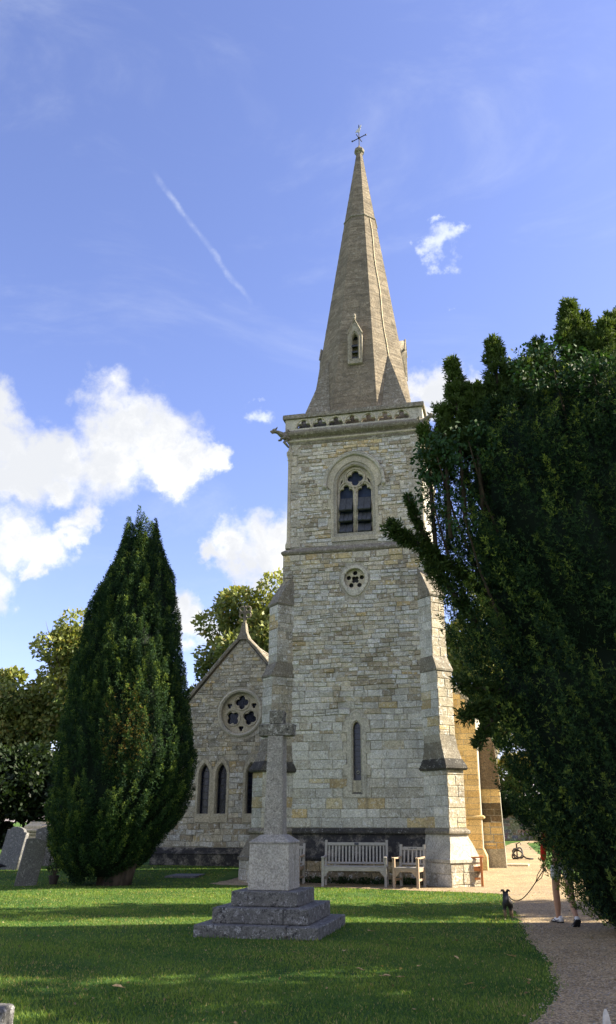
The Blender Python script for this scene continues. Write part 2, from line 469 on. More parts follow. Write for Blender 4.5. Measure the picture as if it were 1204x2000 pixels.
def plate(name, fr, outer, holes, d_front, depth, mat, parent, bevel=0.0, K=1.0, smooth=False):
    """flat slab with holes cut right through, standing in frame fr; loops are lists of (u, z)"""
    cu = bpy.data.curves.new('tmp', 'CURVE'); cu.dimensions = '2D'; cu.fill_mode = 'BOTH'; cu.extrude = depth / 2
    if bevel: cu.bevel_depth = bevel; cu.bevel_resolution = 0; cu.offset = -bevel; cu.extrude = depth / 2 - bevel
    for lp in [outer] + list(holes):
        sp = cu.splines.new('POLY'); sp.points.add(len(lp) - 1)
        for q, (u, z) in zip(sp.points, lp): q.co = (u, z, 0, 1)
        sp.use_cyclic_u = True
    tmp = bpy.data.objects.new('tmp', cu); COL.objects.link(tmp)
    dg = bpy.context.evaluated_depsgraph_get()
    me = bpy.data.meshes.new_from_object(tmp.evaluated_get(dg))
    bpy.data.objects.remove(tmp); bpy.data.curves.remove(cu)
    for v in me.vertices:
        p = fr(v.co.x, v.co.y, d_front - depth / 2 + v.co.z)
        v.co = (p[0] * K, p[1] * K, p[2] * K)
    me.name = name; me.materials.clear(); me.materials.append(mat)
    bm = bmesh.new(); bm.from_mesh(me); bmesh.ops.remove_doubles(bm, verts=bm.verts, dist=1e-5); bmesh.ops.recalc_face_normals(bm, faces=bm.faces); bm.to_mesh(me); bm.free()
    return link(bpy.data.objects.new(name, me), parent)


def circle(cu, cz, r, n=24): return [(cu + r * math.cos(2 * pi * k / n), cz + r * math.sin(2 * pi * k / n)) for k in range(n)]


def foil(cu, cz, lobes, n=48, s=1.0):
    """outline of a union of circles [(u, z, r)] about a centre inside all of it"""
    out = []
    for k in range(n):
        a = 2 * pi * k / n; dx, dz = math.cos(a), math.sin(a); best = 0.002
        for (lu, lz, lr) in lobes:
            b = dx * lu + dz * lz; q = b * b - (lu * lu + lz * lz - lr * lr)
            if q > 0: best = max(best, b + math.sqrt(q))
        out.append((cu + dx * best * s, cz + dz * best * s))
    return out


def nfoil(cu, cz, n, dist, r, rot=90, pts=48):
    return foil(cu, cz, [(dist * math.cos(R(rot + 360 * k / n)), dist * math.sin(R(rot + 360 * k / n)), r) for k in range(n)] + [(0, 0, dist * .7)], pts)


def arch(a, h, zs, cu=0.0, n=12):
    """pointed arch from (cu-a, zs) over (cu, zs+h) to (cu+a, zs), left to right"""
    Rr = (a * a + h * h) / (2 * a); c = Rr - a
    t1 = math.atan2(h, c)                       # seen from the centre of the left arc at (+c, zs)
    left = [(cu + c - Rr * math.cos(t1 * k / n), zs + Rr * math.sin(t1 * k / n)) for k in range(n + 1)]
    right = [(2 * cu - u, z) for u, z in reversed(left[:-1])]
    return left + right


def lancet(a, h, z0, zs, cu=0.0, n=10): return [(cu - a, z0)] + arch(a, h, zs, cu, n) + [(cu + a, z0)]


def arch_half(a, h, zs, z):
    """half width of the arch at height z"""
    if z <= zs: return a
    Rr = (a * a + h * h) / (2 * a); c = Rr - a; q = Rr * Rr - (z - zs) ** 2
    return max(0.0, math.sqrt(q) - c) if q > 0 else 0.0


# ------------------------------------------------------------------ terrain
GP = [(-60, 0.0), (21.5, 0.0), (27.7, .135), (42, .3), (400, .3)]
def gz(y):
    for (a, b), (c, d) in zip(GP, GP[1:]):
        if y <= c: return b + (d - b) * (y - a) / (c - a)
    return GP[-1][1]


def interp(pts, y):
    if y <= pts[0][0]: return pts[0][1]
    for (a, b), (c, d) in zip(pts, pts[1:]):
        if y <= c: return b + (d - b) * (y - a) / (c - a)
    return pts[-1][1]


PATH_L = [(2, -1.2), (5, .1), (6.5, 1.0), (7.43, 1.66), (8.3, 2.04), (9.2, 2.32), (10.2, 2.50), (11.9, 2.70), (14.8, 3.14), (17, 3.52), (19.0, 3.76), (19.25, 3.6), (19.7, 2.5),
          (20.5, .9), (21.0, -.3), (21.6, -2.6), (21.9, -2.9), (24.5, -2.0), (26, 2.0), (27.7, 4.4), (32, 6.2), (42, 8.6), (46, 9.7), (60, 15)]
PATH_R = [(2, 7.5), (16, 7.0), (22, 6.6), (26.5, 6.6), (32, 7.85), (42, 9.7), (46, 10.5), (60, 16.5)]


def build_ground():
    xs = [-400, -150, -80, -40] + list(range(-24, 25, 2)) + [40, 80, 150, 400]
    ys = [-60, -20, 0, 5, 10, 15, 20, 21.5, 24, 27.7, 32, 37, 42, 60, 100, 200, 400]
    V = [(x, y, gz(y)) for y in ys for x in xs]; n = len(xs)
    mb = MB(); mb.add(V, [(j * n + i, j * n + i + 1, (j + 1) * n + i + 1, (j + 1) * n + i) for j in range(len(ys) - 1) for i in range(n - 1)])
    tag(mb.build('lawn', M['lawn'], fix=False), kind='structure')
    rng = random.Random(3)
    yy = sorted(set([2 + .22 * k for k in range(200)] + [21.5, 27.7, 42] + [50, 55, 60]))
    V = []
    for y in yy:
        l = interp(PATH_L, y) + rng.uniform(-.10, .04); r = interp(PATH_R, y) + rng.uniform(-.05, .05)
        for k in range(5): V.append((l + (r - l) * k / 4, y, gz(y) + .005))
    mb = MB(); mb.add(V, [(j * 5 + i, j * 5 + i + 1, (j + 1) * 5 + i + 1, (j + 1) * 5 + i) for j in range(len(yy) - 1) for i in range(4)])
    tag(mb.build('gravel_path', M['gravel'], fix=False), kind='structure')
build_ground()


def build_grass():
    rs = np.random.default_rng(11)
    P = []
    for y0, y1, dens in ((6.6, 9, 2600), (9, 12, 1900), (12, 16, 1200), (16, 21.5, 700), (21.5, 28, 330)):
        xl, xr = -(y1 * .47 + .5), min(y1 * .42 + .3, 4.6)
        n = int((xr - xl) * (y1 - y0) * dens)
        p = np.stack([rs.uniform(xl, xr, n), rs.uniform(y0, y1, n)], 1); P.append(p)
    P = np.concatenate(P)
    lx = np.interp(P[:, 1], [a for a, b in PATH_L], [b for a, b in PATH_L])
    keep = P[:, 0] < lx + rs.normal(0, .05, len(P)) - .03 + .05 * np.sin(P[:, 1] * 7.3) * np.sin(P[:, 1] * 3.1)
    keep &= ~((P[:, 1] > 22) & (P[:, 0] > -2.8))
    dx, dy = P[:, 0] + .78, P[:, 1] - 13.0
    c, s = math.cos(R(-13)), math.sin(R(-13))
    qx, qy = dx * c + dy * s, -dx * s + dy * c
    keep &= ~((np.abs(qx) < .875) & (np.abs(qy) < .875))
    # worn, bare spots: thinner grass
    bare = ((P[:, 0] - .75) ** 2 / .12 + (P[:, 1] - 19.0) ** 2 / .25 < 1) | ((P[:, 0] + 5.0) ** 2 / 1.6 + (P[:, 1] - 21.6) ** 2 / .5 < 1)
    keep &= ~(bare & (rs.random(len(P)) < .75))
    P = P[keep]; n = len(P)
    z = np.interp(P[:, 1], [a for a, b in GP], [b for a, b in GP])
    tuft = np.sin(P[:, 0] * 2.3 + np.sin(P[:, 1] * 1.7) * 1.4) * np.sin(P[:, 1] * 2.9 + P[:, 0] * .8)
    h = rs.uniform(.012, .032, n) * (1 + .25 * tuft)
    near = np.exp(-((np.maximum(np.abs(qx[keep]), np.abs(qy[keep])) - .9) / .07) ** 2)
    h = h * (1 + 1.2 * near * rs.random(n))
    h[rs.random(n) < .012] *= 1.9
    a = rs.uniform(0, 2 * pi, n); w = rs.uniform(.0022, .0045, n) * (1 + P[:, 1] / 11)
    lean = rs.normal(0, .5, (n, 2)) * h[:, None]
    V = np.zeros((n, 3, 3))
    V[:, 0, 0] = P[:, 0] - np.cos(a) * w; V[:, 0, 1] = P[:, 1] - np.sin(a) * w
    V[:, 1, 0] = P[:, 0] + np.cos(a) * w; V[:, 1, 1] = P[:, 1] + np.sin(a) * w
    V[:, 0, 2] = V[:, 1, 2] = z - .004
    V[:, 2, 0] = P[:, 0] + lean[:, 0]; V[:, 2, 1] = P[:, 1] + lean[:, 1]; V[:, 2, 2] = z + h
    k = np.clip(.5 + .25 * tuft + rs.normal(0, .25, n), 0, 1)[:, None]
    col = (1 - k) * np.array([.028, .100, .024]) + k * np.array([.20, .29, .06])
    dry = rs.random(n) < .06 + .10 * (np.sin(P[:, 0] * 1.1 + 2) * np.sin(P[:, 1] * 1.3 + P[:, 0] * .4) > .45)
    col[dry] = np.array([.34, .30, .13])
    T = np.repeat(col[:, None, :], 3, 1).reshape(-1, 3)
    o = fast_mesh('grass', V.reshape(-1, 3), np.arange(n * 3).reshape(-1, 3), M['grass'], tint=T)
    tag(o, kind='stuff')
build_grass()


def build_pebbles():
    rs = np.random.default_rng(4)
    P = []
    for y0, y1, dens in ((7.0, 10, 900), (10, 14, 520), (14, 20, 200), (20, 27, 70)):
        n = int(6.5 * (y1 - y0) * dens)
        P.append(np.stack([rs.uniform(.5, 7, n), rs.uniform(y0, y1, n)], 1))
    P = np.concatenate(P)
    lx = np.interp(P[:, 1], [a for a, b in PATH_L], [b for a, b in PATH_L]); rx = np.interp(P[:, 1], [a for a, b in PATH_R], [b for a, b in PATH_R])
    keep = (P[:, 0] > lx - np.abs(rs.normal(0, .06, len(P)))) & (P[:, 0] < rx) & (P[:, 0] < P[:, 1] * .42 + .4)
    P = P[keep]; n = len(P)
    z = np.interp(P[:, 1], [a for a, b in GP], [b for a, b in GP]) + .005
    r = rs.uniform(.004, .011, n) * (1 + P[:, 1] / 40); sq = rs.uniform(.5, .8, n)
    a = rs.uniform(0, pi, n); e = rs.uniform(.65, 1.3, n)
    V = np.zeros((n, 6, 3))
    for i in range(4):
        V[:, i, 0] = P[:, 0] + np.cos(a + i * pi / 2) * r * (e if i % 2 else 1); V[:, i, 1] = P[:, 1] + np.sin(a + i * pi / 2) * r * (e if i % 2 else 1); V[:, i, 2] = z + r * sq * .4
    V[:, 4, :2] = P + rs.normal(0, .25, (n, 2)) * r[:, None]; V[:, 4, 2] = z + r * sq * 1.2
    V[:, 5, :2] = P; V[:, 5, 2] = z - r * .3
    base = np.arange(n)[:, None] * 6
    F4 = np.array([(0, 1, 4), (1, 2, 4), (2, 3, 4), (3, 0, 4)])
    Fc = (base[:, :, None] + F4[None]).reshape(-1, 3)
    k = rs.random(n)[:, None]
    col = (1 - k) * np.array([.20, .15, .085]) + k * np.array([.54, .43, .28])
    g = rs.random(n) < .25
    col[g] = np.array([.30, .27, .22]) * rs.uniform(.5, 1.4, (g.sum(), 1))
    o = fast_mesh('gravel', V.reshape(-1, 3), Fc, M['pebble'], tint=np.repeat(col[:, None, :], 6, 1).reshape(-1, 3))
    tag(o, kind='stuff')
build_pebbles()


# ------------------------------------------------------------------ church
K = 1.05
CH = (1.2281, 24.2534, -.075); CH_RZ = R(-12.4)
church = thing('church', 'pale limestone church with a west tower, tall stone spire and gabled side aisle', 'church', CH, CH_RZ)
ch_mat = Matrix.Translation(CH) @ Matrix.Rotation(CH_RZ, 4, 'Z')
STONES = []          # (priority, parent part, vertices, tint, material)
srng = random.Random(21)

PAL_GREY = [(.49, .485, .45), (.45, .44, .40), (.53, .525, .49), (.42, .405, .355), (.48, .475, .445), (.56, .555, .52)]
PAL_WARM = [(.46, .425, .335), (.41, .365, .275), (.50, .46, .37), (.33, .285, .205), (.44, .41, .335), (.52, .485, .405), (.30, .265, .205)]
PAL_OCHRE = [(.50, .415, .245), (.47, .37, .205), (.42, .335, .195), (.50, .44, .30)]
PAL_NAVE = [(.60, .425, .19), (.56, .395, .175), (.62, .455, .22), (.52, .36, .155), (.57, .415, .20)]
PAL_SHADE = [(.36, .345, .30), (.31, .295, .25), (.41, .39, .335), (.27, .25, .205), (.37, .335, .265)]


def pick(pal, extra=None, p=.05, r=srng):
    c = r.choice(extra) if extra and r.random() < p else r.choice(pal)
    k = r.uniform(.97, 1.24)
    return tuple(min(.72, x * k) for x in c)


def stone(part, fr, u0, u1, z0, z1, d, tint, mat, r=srng, rough=.004, back=-.02):
    c = min(.012, (u1 - u0) * .12, (z1 - z0) * .14); j = lambda s=rough: r.uniform(-s, s)
    B = [(u0, z0), (u1, z0), (u1, z1), (u0, z1)]
    Fq = [(u0 + c, z0 + c), (u1 - c, z0 + c), (u1 - c, z1 - c), (u0 + c, z1 - c)]
    if rough > .006:                       # rubble courses wander a little
        wz = lambda u, z: z + .013 * math.sin(u * 2.3 + z * 5.1) + .008 * math.sin(u * 6.1 - z * 9.7)
        B = [(u, wz(u, z)) for u, z in B]; Fq = [(u, wz(u, z)) for u, z in Fq]
    jj = [(j(rough * .8), j(rough * .8)) for _ in range(4)]
    vs = [fr(u + a * .6, z + b * .6, back) for (u, z), (a, b) in zip(B, jj)]
    vs += [fr(u + a * .6, z + b * .6, d * .35) for (u, z), (a, b) in zip(B, jj)]
    vs += [fr(u + a, z + b, d + j()) for (u, z), (a, b) in zip(Fq, jj)]
    w = ch_mat @ Vector([K * (x) for x in fr((u0 + u1) / 2, (z0 + z1) / 2, d)])
    nn = ch_mat.to_3x3() @ Vector((fr.n[0], fr.n[1], 0))
    vec = Vector((0, 0, EYE)) - w; dist = vec.length
    pr = (u1 - u0) * (z1 - z0) * max(0, nn.dot(vec / dist)) / dist ** 2
    if w.z < 4 and w.x > 3.4 and w.y < 26: pr *= .3
    STONES.append((pr, part, vs, tint, mat))


SF = [(0, 1, 5, 4), (1, 2, 6, 5), (2, 3, 7, 6), (3, 0, 4, 7), (4, 5, 9, 8), (5, 6, 10, 9), (6, 7, 11, 10), (7, 4, 8, 11), (8, 9, 10, 11)]


def coursed(part, fr, z0, z1, span, course, length, blocked=None, tint=None, proud=(.008, .022), gap=.011, mat='stone', rough=.005, r=srng):
    """courses of stones from z0 to z1; span(za, zb) gives (u0, u1), blocked(za, zb) a list of (ua, ub) to leave free"""
    z = z0
    while z < z1 - .03:
        h = course(z) * r.uniform(.88, 1.12)
        if z1 - (z + h) < .05: h = z1 - z
        za, zb = z, min(z + h, z1)
        u0, u1 = span(za, zb)
        free = [(u0, u1)]
        for a, b in sorted(blocked(za, zb) if blocked else []):
            nf = []
            for p, q in free:
                if b <= p or a >= q: nf.append((p, q)); continue
                if a > p: nf.append((p, a))
                if b < q: nf.append((b, q))
            free = nf
        for p, q in free:
            if q - p < .04: continue
            u = p; la, lb = length(z)
            while u < q - 1e-4:
                l = r.uniform(la, lb)
                if q - (u + l) < la * .7: l = q - u if q - u < lb * 1.25 else (q - u) / 2
                tt = tint(u + l / 2, (za + zb) / 2)
                g = gap * r.uniform(.6, 1.3)
                # a tall course is now and then split in two thin stones
                if zb - za > .11 and r.random() < .07:
                    zm = za + (zb - za) * r.uniform(.4, .6)
                    stone(part, fr, u + g / 2, u + l - g / 2, za + g / 2, zm - g / 2, r.uniform(*proud), tt, mat, r, rough)
                    stone(part, fr, u + g / 2, u + l - g / 2, zm + g / 2, zb - g / 2, r.uniform(*proud), tint(u, zm), mat, r, rough)
                else:
                    stone(part, fr, u + g / 2, u + l - g / 2, za + g / 2, zb - g / 2, r.uniform(*proud), tt, mat, r, rough)
                u += l
        z = zb


FRONT = Frame(0, -2.02, 1, 0)
RIGHT = Frame(2.02, 0, 0, 1)
LEFT = Frame(-2.02, 0, 0, -1)
BFRONT = Frame(0, -1.9, 1, 0)
BRIGHT = Frame(1.9, 0, 0, 1)
BLEFT = Frame(-1.9, 0, 0, -1)


def tint_front(u, z):
    t = min(1, max(0, (z - 2.6) / 2.6))
    if z < 2.3 and srng.random() < .09: return pick(PAL_OCHRE)
    if z > 7.95: return pick(PAL_WARM, PAL_OCHRE, .3)
    return pick(PAL_WARM, PAL_OCHRE, .02) if srng.random() < .62 * t else pick(PAL_GREY, PAL_OCHRE, .025)


def tint_belfry(u, z):
    if z > 11.35 and abs(u) < .9 and srng.random() < .55: return pick(PAL_OCHRE)
    return pick(PAL_WARM, PAL_OCHRE, .05) if srng.random() < .7 else pick(PAL_GREY)


def h_tower(z): return .235 if z < 3.0 else .20 if z < 3.7 else .15 if z < 4.6 else .118
def l_tower(z): return (.26, .68) if z < 3.2 else (.2, .5) if z < 4.4 else (.14, .42)


def tower():
    # lower stage
    holes = [lancet(.10, .17, 2.10, 3.66), circle(0, 7.59, .30)]
    wall = plate('tower_wall', FRONT, [(-2.02, -.2), (2.02, -.2), (2.02, 8.40), (-2.02, 8.40)], holes, 0, .40, M['mortar'], church, K=K)
    mb = MB()
    mb.box(1.60, 2.018, -1.62, 2.0, -.2, 8.40).box(-2.018, -1.60, -1.62, 2.0, -.2, 8.40).box(-1.6, 1.6, 1.65, 2.0, -.2, 8.40)
    mb.build('tower_side_wall', M['dress_grey'], church, K=K)
    def blk(za, zb):
        zm = (za + zb) / 2; out = []
        if 1.98 < zm < 4.12:
            k = int((zm - 2.0) / .26) % 2
            if zm < 3.5: hw = .25 if k else .36
            else: hw = max(arch_half(.37, .6, 3.5, za), arch_half(.37, .6, 3.5, zm))
            out.append((-hw, hw))
        dz = max(0, min(abs(za - 7.59), abs(zb - 7.59)) if not (za < 7.59 < zb) else 0)
        if dz < .43: hw = math.sqrt(.43 ** 2 - dz * dz); out.append((-hw, hw))
        if 7.06 < zm < 7.22: out.append((-.27, .27))
        return out
    def span(za, zb):
        if zb < 6.9: return (-1.72, 1.72)
        if zb < 7.9: k = (7.9 - zb) / 1.0; return (-2.0 + .28 * k, 2.0 - .28 * k)
        return (-2.01, 2.01)
    coursed(wall, FRONT, 1.31, 3.62, span, h_tower, l_tower, blk, tint_front, gap=.009)
    coursed(wall, FRONT, 3.62, 8.36, span, h_tower, l_tower, blk, tint_front, rough=.010, proud=(.008, .034), gap=.009)
    # below the plinth slope, yellower squared stones
    pf = Frame(0, -2.22, 1, 0)
    pl = MB()
    prof = [(-1.7, -.3), (-2.22, -.3), (-2.22, .575), (-2.255, .60), (-2.255, .645), (-2.22, .665), (-2.10, .98), (-2.06, 1.06), (-2.03, 1.165), (-1.7, 1.165)]
    pl.loft([[(x, y, z) for y, z in prof] for x in (-1.75, 1.75)])
    base = pl.build('plinth', M['black'], church, K=K)
    coursed(base, pf, -.12, .565, lambda a, b: (-1.66, 1.66), lambda z: .225, lambda z: (.25, .55), None,
            lambda u, z: pick([(.33, .27, .17), (.37, .30, .18), (.28, .235, .16), (.24, .20, .14)]), proud=(.006, .018))
    st = MB()
    for s in (0,):
        st.loft([[(x, y, z) for y, z in [(-1.7, 1.166), (-2.085, 1.166), (-2.10, 1.19), (-2.10, 1.225), (-2.075, 1.25), (-2.035, 1.302), (-1.7, 1.302)]] for x in (-1.75, 1.75)])
    st.build('plinth_string', M['lichen_dark'], church, K=K, bevel=.006)
    # string course under the belfry
    sq = lambda h: [(-h, -h), (h, -h), (h, h), (-h, h)]
    mb = MB()
    mb.loft([[(x, y, z) for x, y in sq(h)] for h, z in ((2.025, 8.37), (2.06, 8.40), (2.075, 8.44), (2.065, 8.475), (1.985, 8.54), (1.915, 8.60))], cap=True)
    mb.build('belfry_string', M['lichen'], church, K=K)
    # belfry stage
    win = lancet(.535, .62, 8.96, 10.43, n=14)
    bw = plate('belfry_wall', BFRONT, [(-1.9, 8.5), (1.9, 8.5), (1.9, 11.95), (-1.9, 11.95)], [win], 0, .35, M['mortar'], church, K=K)
    mb = MB()
    mb.box(1.52, 1.898, -1.55, 1.9, 8.5, 11.95).box(-1.898, -1.52, -1.55, 1.9, 8.5, 11.95).box(-1.5, 1.5, 1.5, 1.9, 8.5, 11.95)
    bs = mb.build('belfry_side_wall', M['dress_grey'], church, K=K)
    def bblk(za, zb):
        zm = (za + zb) / 2
        if zm < 8.86: return [(-.64, .64)] if zm > 8.62 else []
        if zm < 10.36: k = int((zm - 8.8) / .3) % 2; return [(-.68 - .09 * k, .68 + .09 * k)]
        if za < 11.37: hw = max(arch_half(.85, .95, 10.43, max(za, 10.43)), 0); return [(-hw, hw)] if hw > 0 else []
        return []
    coursed(bw, BFRONT, 8.62, 11.86, lambda a, b: (-1.66, 1.66), lambda z: .12, lambda z: (.14, .44), bblk, tint_belfry, rough=.010, proud=(.008, .034), gap=.0095)
    coursed(bs, BRIGHT, 8.62, 11.86, lambda a, b: (-1.6, 1.6), lambda z: .16, lambda z: (.2, .5), None, lambda u, z: pick(PAL_GREY))
    # ashlar corner strips, stone by stone
    for fr, s0 in ((BFRONT, -1), (BFRONT, 1), (BRIGHT, -1), (BLEFT, 1)):
        z = 8.62
        while z < 11.84:
            h = min(srng.uniform(.24, .36), 11.85 - z); w = srng.choice((.17, .23, .30))
            a, b = (s0 * 1.86, s0 * (1.86 - w)); a, b = min(a, b), max(a, b)
            stone(bw if fr is BFRONT else bs, fr, a, b, z + .004, z + h - .004, .028, pick([(.43, .40, .33), (.38, .355, .295), (.46, .42, .34)]), 'stone', rough=.002)
            z += h
    # corner shafts with caps
    for sx, sy in ((-1, -1), (1, -1), (1, 1)):
        mb = MB(); x, y = sx * 1.905, sy * 1.905
        mb.lathe([(.095, 8.60), (.095, 8.72), (.065, 8.80), (.055, 8.9), (.055, 11.30), (.075, 11.33), (.06, 11.36), (.08, 11.44), (.105, 11.52), (.105, 11.58), (.06, 11.64), (.02, 11.86)], 10, (x, y, 0))
        mb.build('corner_shaft', M['dress'], church, smooth=False, K=K)
    # cornice, parapet, coping
    mb = MB()
    mb.loft([[(x, y, z) for x, y in sq(h)] for h, z in ((1.93, 11.80), (1.96, 11.88), (1.945, 11.93), (1.97, 11.99), (2.075, 12.06), (2.10, 12.11), (2.10, 12.16), (2.03, 12.235))])
    mb.build('cornice', M['lichen'], church, K=K, bevel=.004)
    mb = MB()
    mb.loft([[(x, y, z) for x, y in sq(h)] for h, z in ((1.945, 11.872), (1.952, 11.872), (1.985, 11.90), (1.985, 11.94), (1.94, 11.96))])
    mb.build('cornice_moulding', M['dress'], church, K=K)
    PF = Frame(0, -2.03, 1, 0)
    holes = []; rims = []
    for k in range(7):
        u = (k - 3) * .485 - .02
        tre = [(u - .165, 12.275)] + [(u - .165, 12.33)] + [(a, b) for a, b in foil(u, 12.375, [(0, .075, .075), (-.09, -.035, .075), (.09, -.035, .075), (0, 0, .05)], 40) if b > 12.335 or False]
        lo = [p for p in foil(u, 12.370, [(0, .115, .075), (-.125, -.025, .09), (.125, -.025, .09), (0, 0, .10)], 44)]
        lo = [(a, max(b, 12.285)) for a, b in lo]
        holes.append(lo)
        rims.append(arch(.232, .275, 12.30, u, 8))
    par = plate('parapet', PF, [(-2.03, 12.20), (2.03, 12.20), (2.03, 12.60), (-2.03, 12.60)], holes, 0, .14, M['dress_grey'], church, bevel=.004, K=K)
    for a in rims:
        mb = MB(); mb.tube([PF(u, z, .004) for u, z in a], .021, 6); mb.build('parapet_hood', M['dress'], par, smooth=True, K=K)
    mb = MB().box(1.89, 2.03, -1.888, 2.03, 12.20, 12.60).box(-2.03, -1.89, -1.888, 2.03, 12.20, 12.60).box(-1.888, 1.888, 1.89, 2.03, 12.20, 12.60)
    mb.build('parapet_side', M['dress_grey'], church, K=K)
    cps = [-2.1, -1.42, -.78, -.1, .62, 1.3, 2.1]
    for x0, x1, y0, y1 in [(a, b - .006, -2.1 + srng.uniform(0, .008), -1.84) for a, b in zip(cps, cps[1:])] + [(-2.1, -1.84, -1.839, 2.1), (1.84, 2.1, -1.839, 2.1), (-1.839, 1.839, 1.84, 2.1)]:
        mb = MB(); mb.loft([[(x0 + q, y0 + q, z), (x1 - q, y0 + q, z), (x1 - q, y1 - q, z), (x0 + q, y1 - q, z)] for q, z in ((.004, 12.602), (0, 12.63), (0, 12.69), (.012, 12.745))])
        mb.build('parapet_coping', M['lichen'], church, K=K)
    mb = MB().box(-1.88, 1.88, -1.88, 1.88, 12.1, 12.24); mb.build('parapet_gutter', M['dress_grey'], church, K=K)
tower()


def windows():
    # --- belfry window: surround, hood mould, tracery, louvres
    sur = []
    outer = [(-.66, 8.74)]
    z = 8.80; k = 0
    lft = []
    while z < 10.3:
        hw = .68 + .09 * (int((z + .15 - 8.8) / .3) % 2); lft += [(-hw, z), (-hw, z + .3)]; z += .3
    outer = [(-.66, 8.72)] + lft + [(-.82, 10.43)] + arch(.82, .92, 10.43, 0, 14)[1:-1] + [(.82, 10.43)] + [(-u, zz) for u, zz in reversed(lft)] + [(.66, 8.72)]
    plate('window_surround', BFRONT, outer, [lancet(.60, .70, 8.86, 10.43, n=14)], .03, .06, M['dress'], church, K=K)
    plate('window_order', BFRONT, lancet(.598, .698, 8.862, 10.43, n=14), [lancet(.515, .60, 8.96, 10.43, n=14)], -.03, .10, M['dress'], church, K=K)
    hood = MB(); pts = arch(.84, .93, 10.43, 0, 14)
    hood.tube([BFRONT(u, zz, .045) for u, zz in pts], .052, 6)
    hood.tube([BFRONT(u * 1.04, 10.43 + (zz - 10.43) * 1.05, .075) for u, zz in pts], .026, 5)
    for s in (-1, 1): hood.ball(BFRONT(s * .85, 10.40, .06), .075, 8, 6, (1, 1, 1.2))
    hood.build('hood_mould', M['dress_grey'], church, smooth=True, K=K)
    tf = Frame(0, -1.76, 1, 0)
    def light(s):
        cu = s * .262; w = .195
        head = foil(cu, 10.26, [(0, .12, .085), (-.11, 0, .085), (.11, 0, .085), (0, 0, .10)], 48)
        up = [(a, b) for a, b in head if b > 10.262]
        up.sort(key=lambda p: math.atan2(p[1] - 10.26, p[0] - cu))
        return [(cu - w, 9.0), (cu + w, 9.0), (cu + w, 10.255)] + up + [(cu - w, 10.255)]
    tri = lambda s: [(s * .395, 10.52), (s * .455, 10.47), (s * .41, 10.60), (s * .335, 10.68)]
    plate('tracery', tf, lancet(.534, .618, 8.962, 10.43, n=14), [light(-1), light(1), nfoil(0, 10.665, 4, .125, .105), tri(-1), tri(1)], 0, .12, M['dress'], church, bevel=.012, K=K)
    mb = MB(); ff = Frame(0, -1.775, 1, 0)
    mb.ring(ff(0, 10.665, 0), .285, .026, 28, 6)
    for s in (-1, 1): mb.tube([ff(u, zz, 0) for u, zz in arch(.235, .34, 10.22, s * .262, 10)], .024, 6)
    mb.tube([ff(0, 9.0, 0), ff(0, 10.24, 0)], .026, 6)
    for s in (-1, 1): mb.tube([ff(s * .495, 9.0, 0), ff(s * .495, 10.3, 0)], .022, 6)
    mb.build('tracery_moulding', M['dress'], church, smooth=True, K=K)
    mb = MB().box(-.534, .534, -1.62, -1.60, 8.97, 11.05); mb.build('bird_netting', M['netting'], church, K=K)
    for s in (-1, 1):
        for k, (zb, h) in enumerate(((9.0, .30), (9.33, .29), (9.66, .42))):
            cu = s * .262
            nb = 2 if (k + s) % 2 else 3
            lv = MB(); lv.add([(cu - .185, -1.872, zb - .02), (cu + .185, -1.872, zb - .02), (cu + .185, -1.672, zb + h - .02), (cu - .185, -1.672, zb + h - .02), (cu - .185, -1.86, zb - .04), (cu + .185, -1.86, zb - .04), (cu + .185, -1.66, zb + h - .04), (cu - .185, -1.66, zb + h - .04)],
                              [(0, 1, 2, 3), (7, 6, 5, 4), (0, 4, 5, 1), (1, 5, 6, 2), (3, 2, 6, 7), (0, 3, 7, 4)])
            lo = lv.build('louvre', M['iron'], church, K=K)
            for j in range(nb):
                a = cu - .19 + .38 * j / nb + .005; b = cu - .19 + .38 * (j + 1) / nb - .005
                d = srng.uniform(-.010, .008); e = srng.uniform(-.012, .012)
                bd = MB(); bd.add([(a, -1.91 + d, zb + e), (b, -1.91 + d, zb + e * .5), (b, -1.70, zb + h), (a, -1.70, zb + h), (a, -1.89 + d, zb - .025 + e), (b, -1.89 + d, zb - .025 + e * .5), (b, -1.68, zb + h - .02), (a, -1.68, zb + h - .02)],
                       [(0, 1, 2, 3), (7, 6, 5, 4), (0, 4, 5, 1), (1, 5, 6, 2), (3, 2, 6, 7), (0, 3, 7, 4)])
                bd.build('louvre_board', M['louvre'], lo, K=K)
    sl = MB(); sl.add([(-.6, -1.94, 8.72), (.6, -1.94, 8.72), (.53, -1.75, 8.985), (-.53, -1.75, 8.985), (-.6, -1.8, 8.70), (.6, -1.8, 8.70)], [(0, 1, 2, 3), (0, 4, 5, 1), (1, 5, 2), (0, 3, 4), (3, 2, 5, 4)])
    sl.build('window_sill', M['dress_grey'], church, K=K)
    # --- little rose
    plate('rose_surround', FRONT, foil(0, 7.59, [(0, 0, .385), (0, -.22, .27)], 40), [circle(0, 7.59, .29)], .03, .05, M['dress_grey'], church, bevel=.012, K=K)
    rf = Frame(0, -1.93, 1, 0)
    plate('rose_tracery', rf, circle(0, 7.59, .30, 28), [nfoil(0, 7.59, 4, .058, .052, 45, 32)] + [circle(.19 * math.cos(R(90 + 72 * k)), 7.59 + .19 * math.sin(R(90 + 72 * k)), .062, 14) for k in range(5)], 0, .06, M['dress'], church, bevel=.008, K=K)
    MB().box(-.32, .32, -1.80, -1.78, 7.27, 7.91).build('rose_glass', M['lead'], church, K=K)
    # --- lancet
    lft = []; z = 2.0; k = 0
    while z < 3.45:
        hw = .24 if (int((z + .13 - 2.0) / .26) % 2) else .345
        lft += [(-hw, z), (-hw, z + .26)]; z += .26
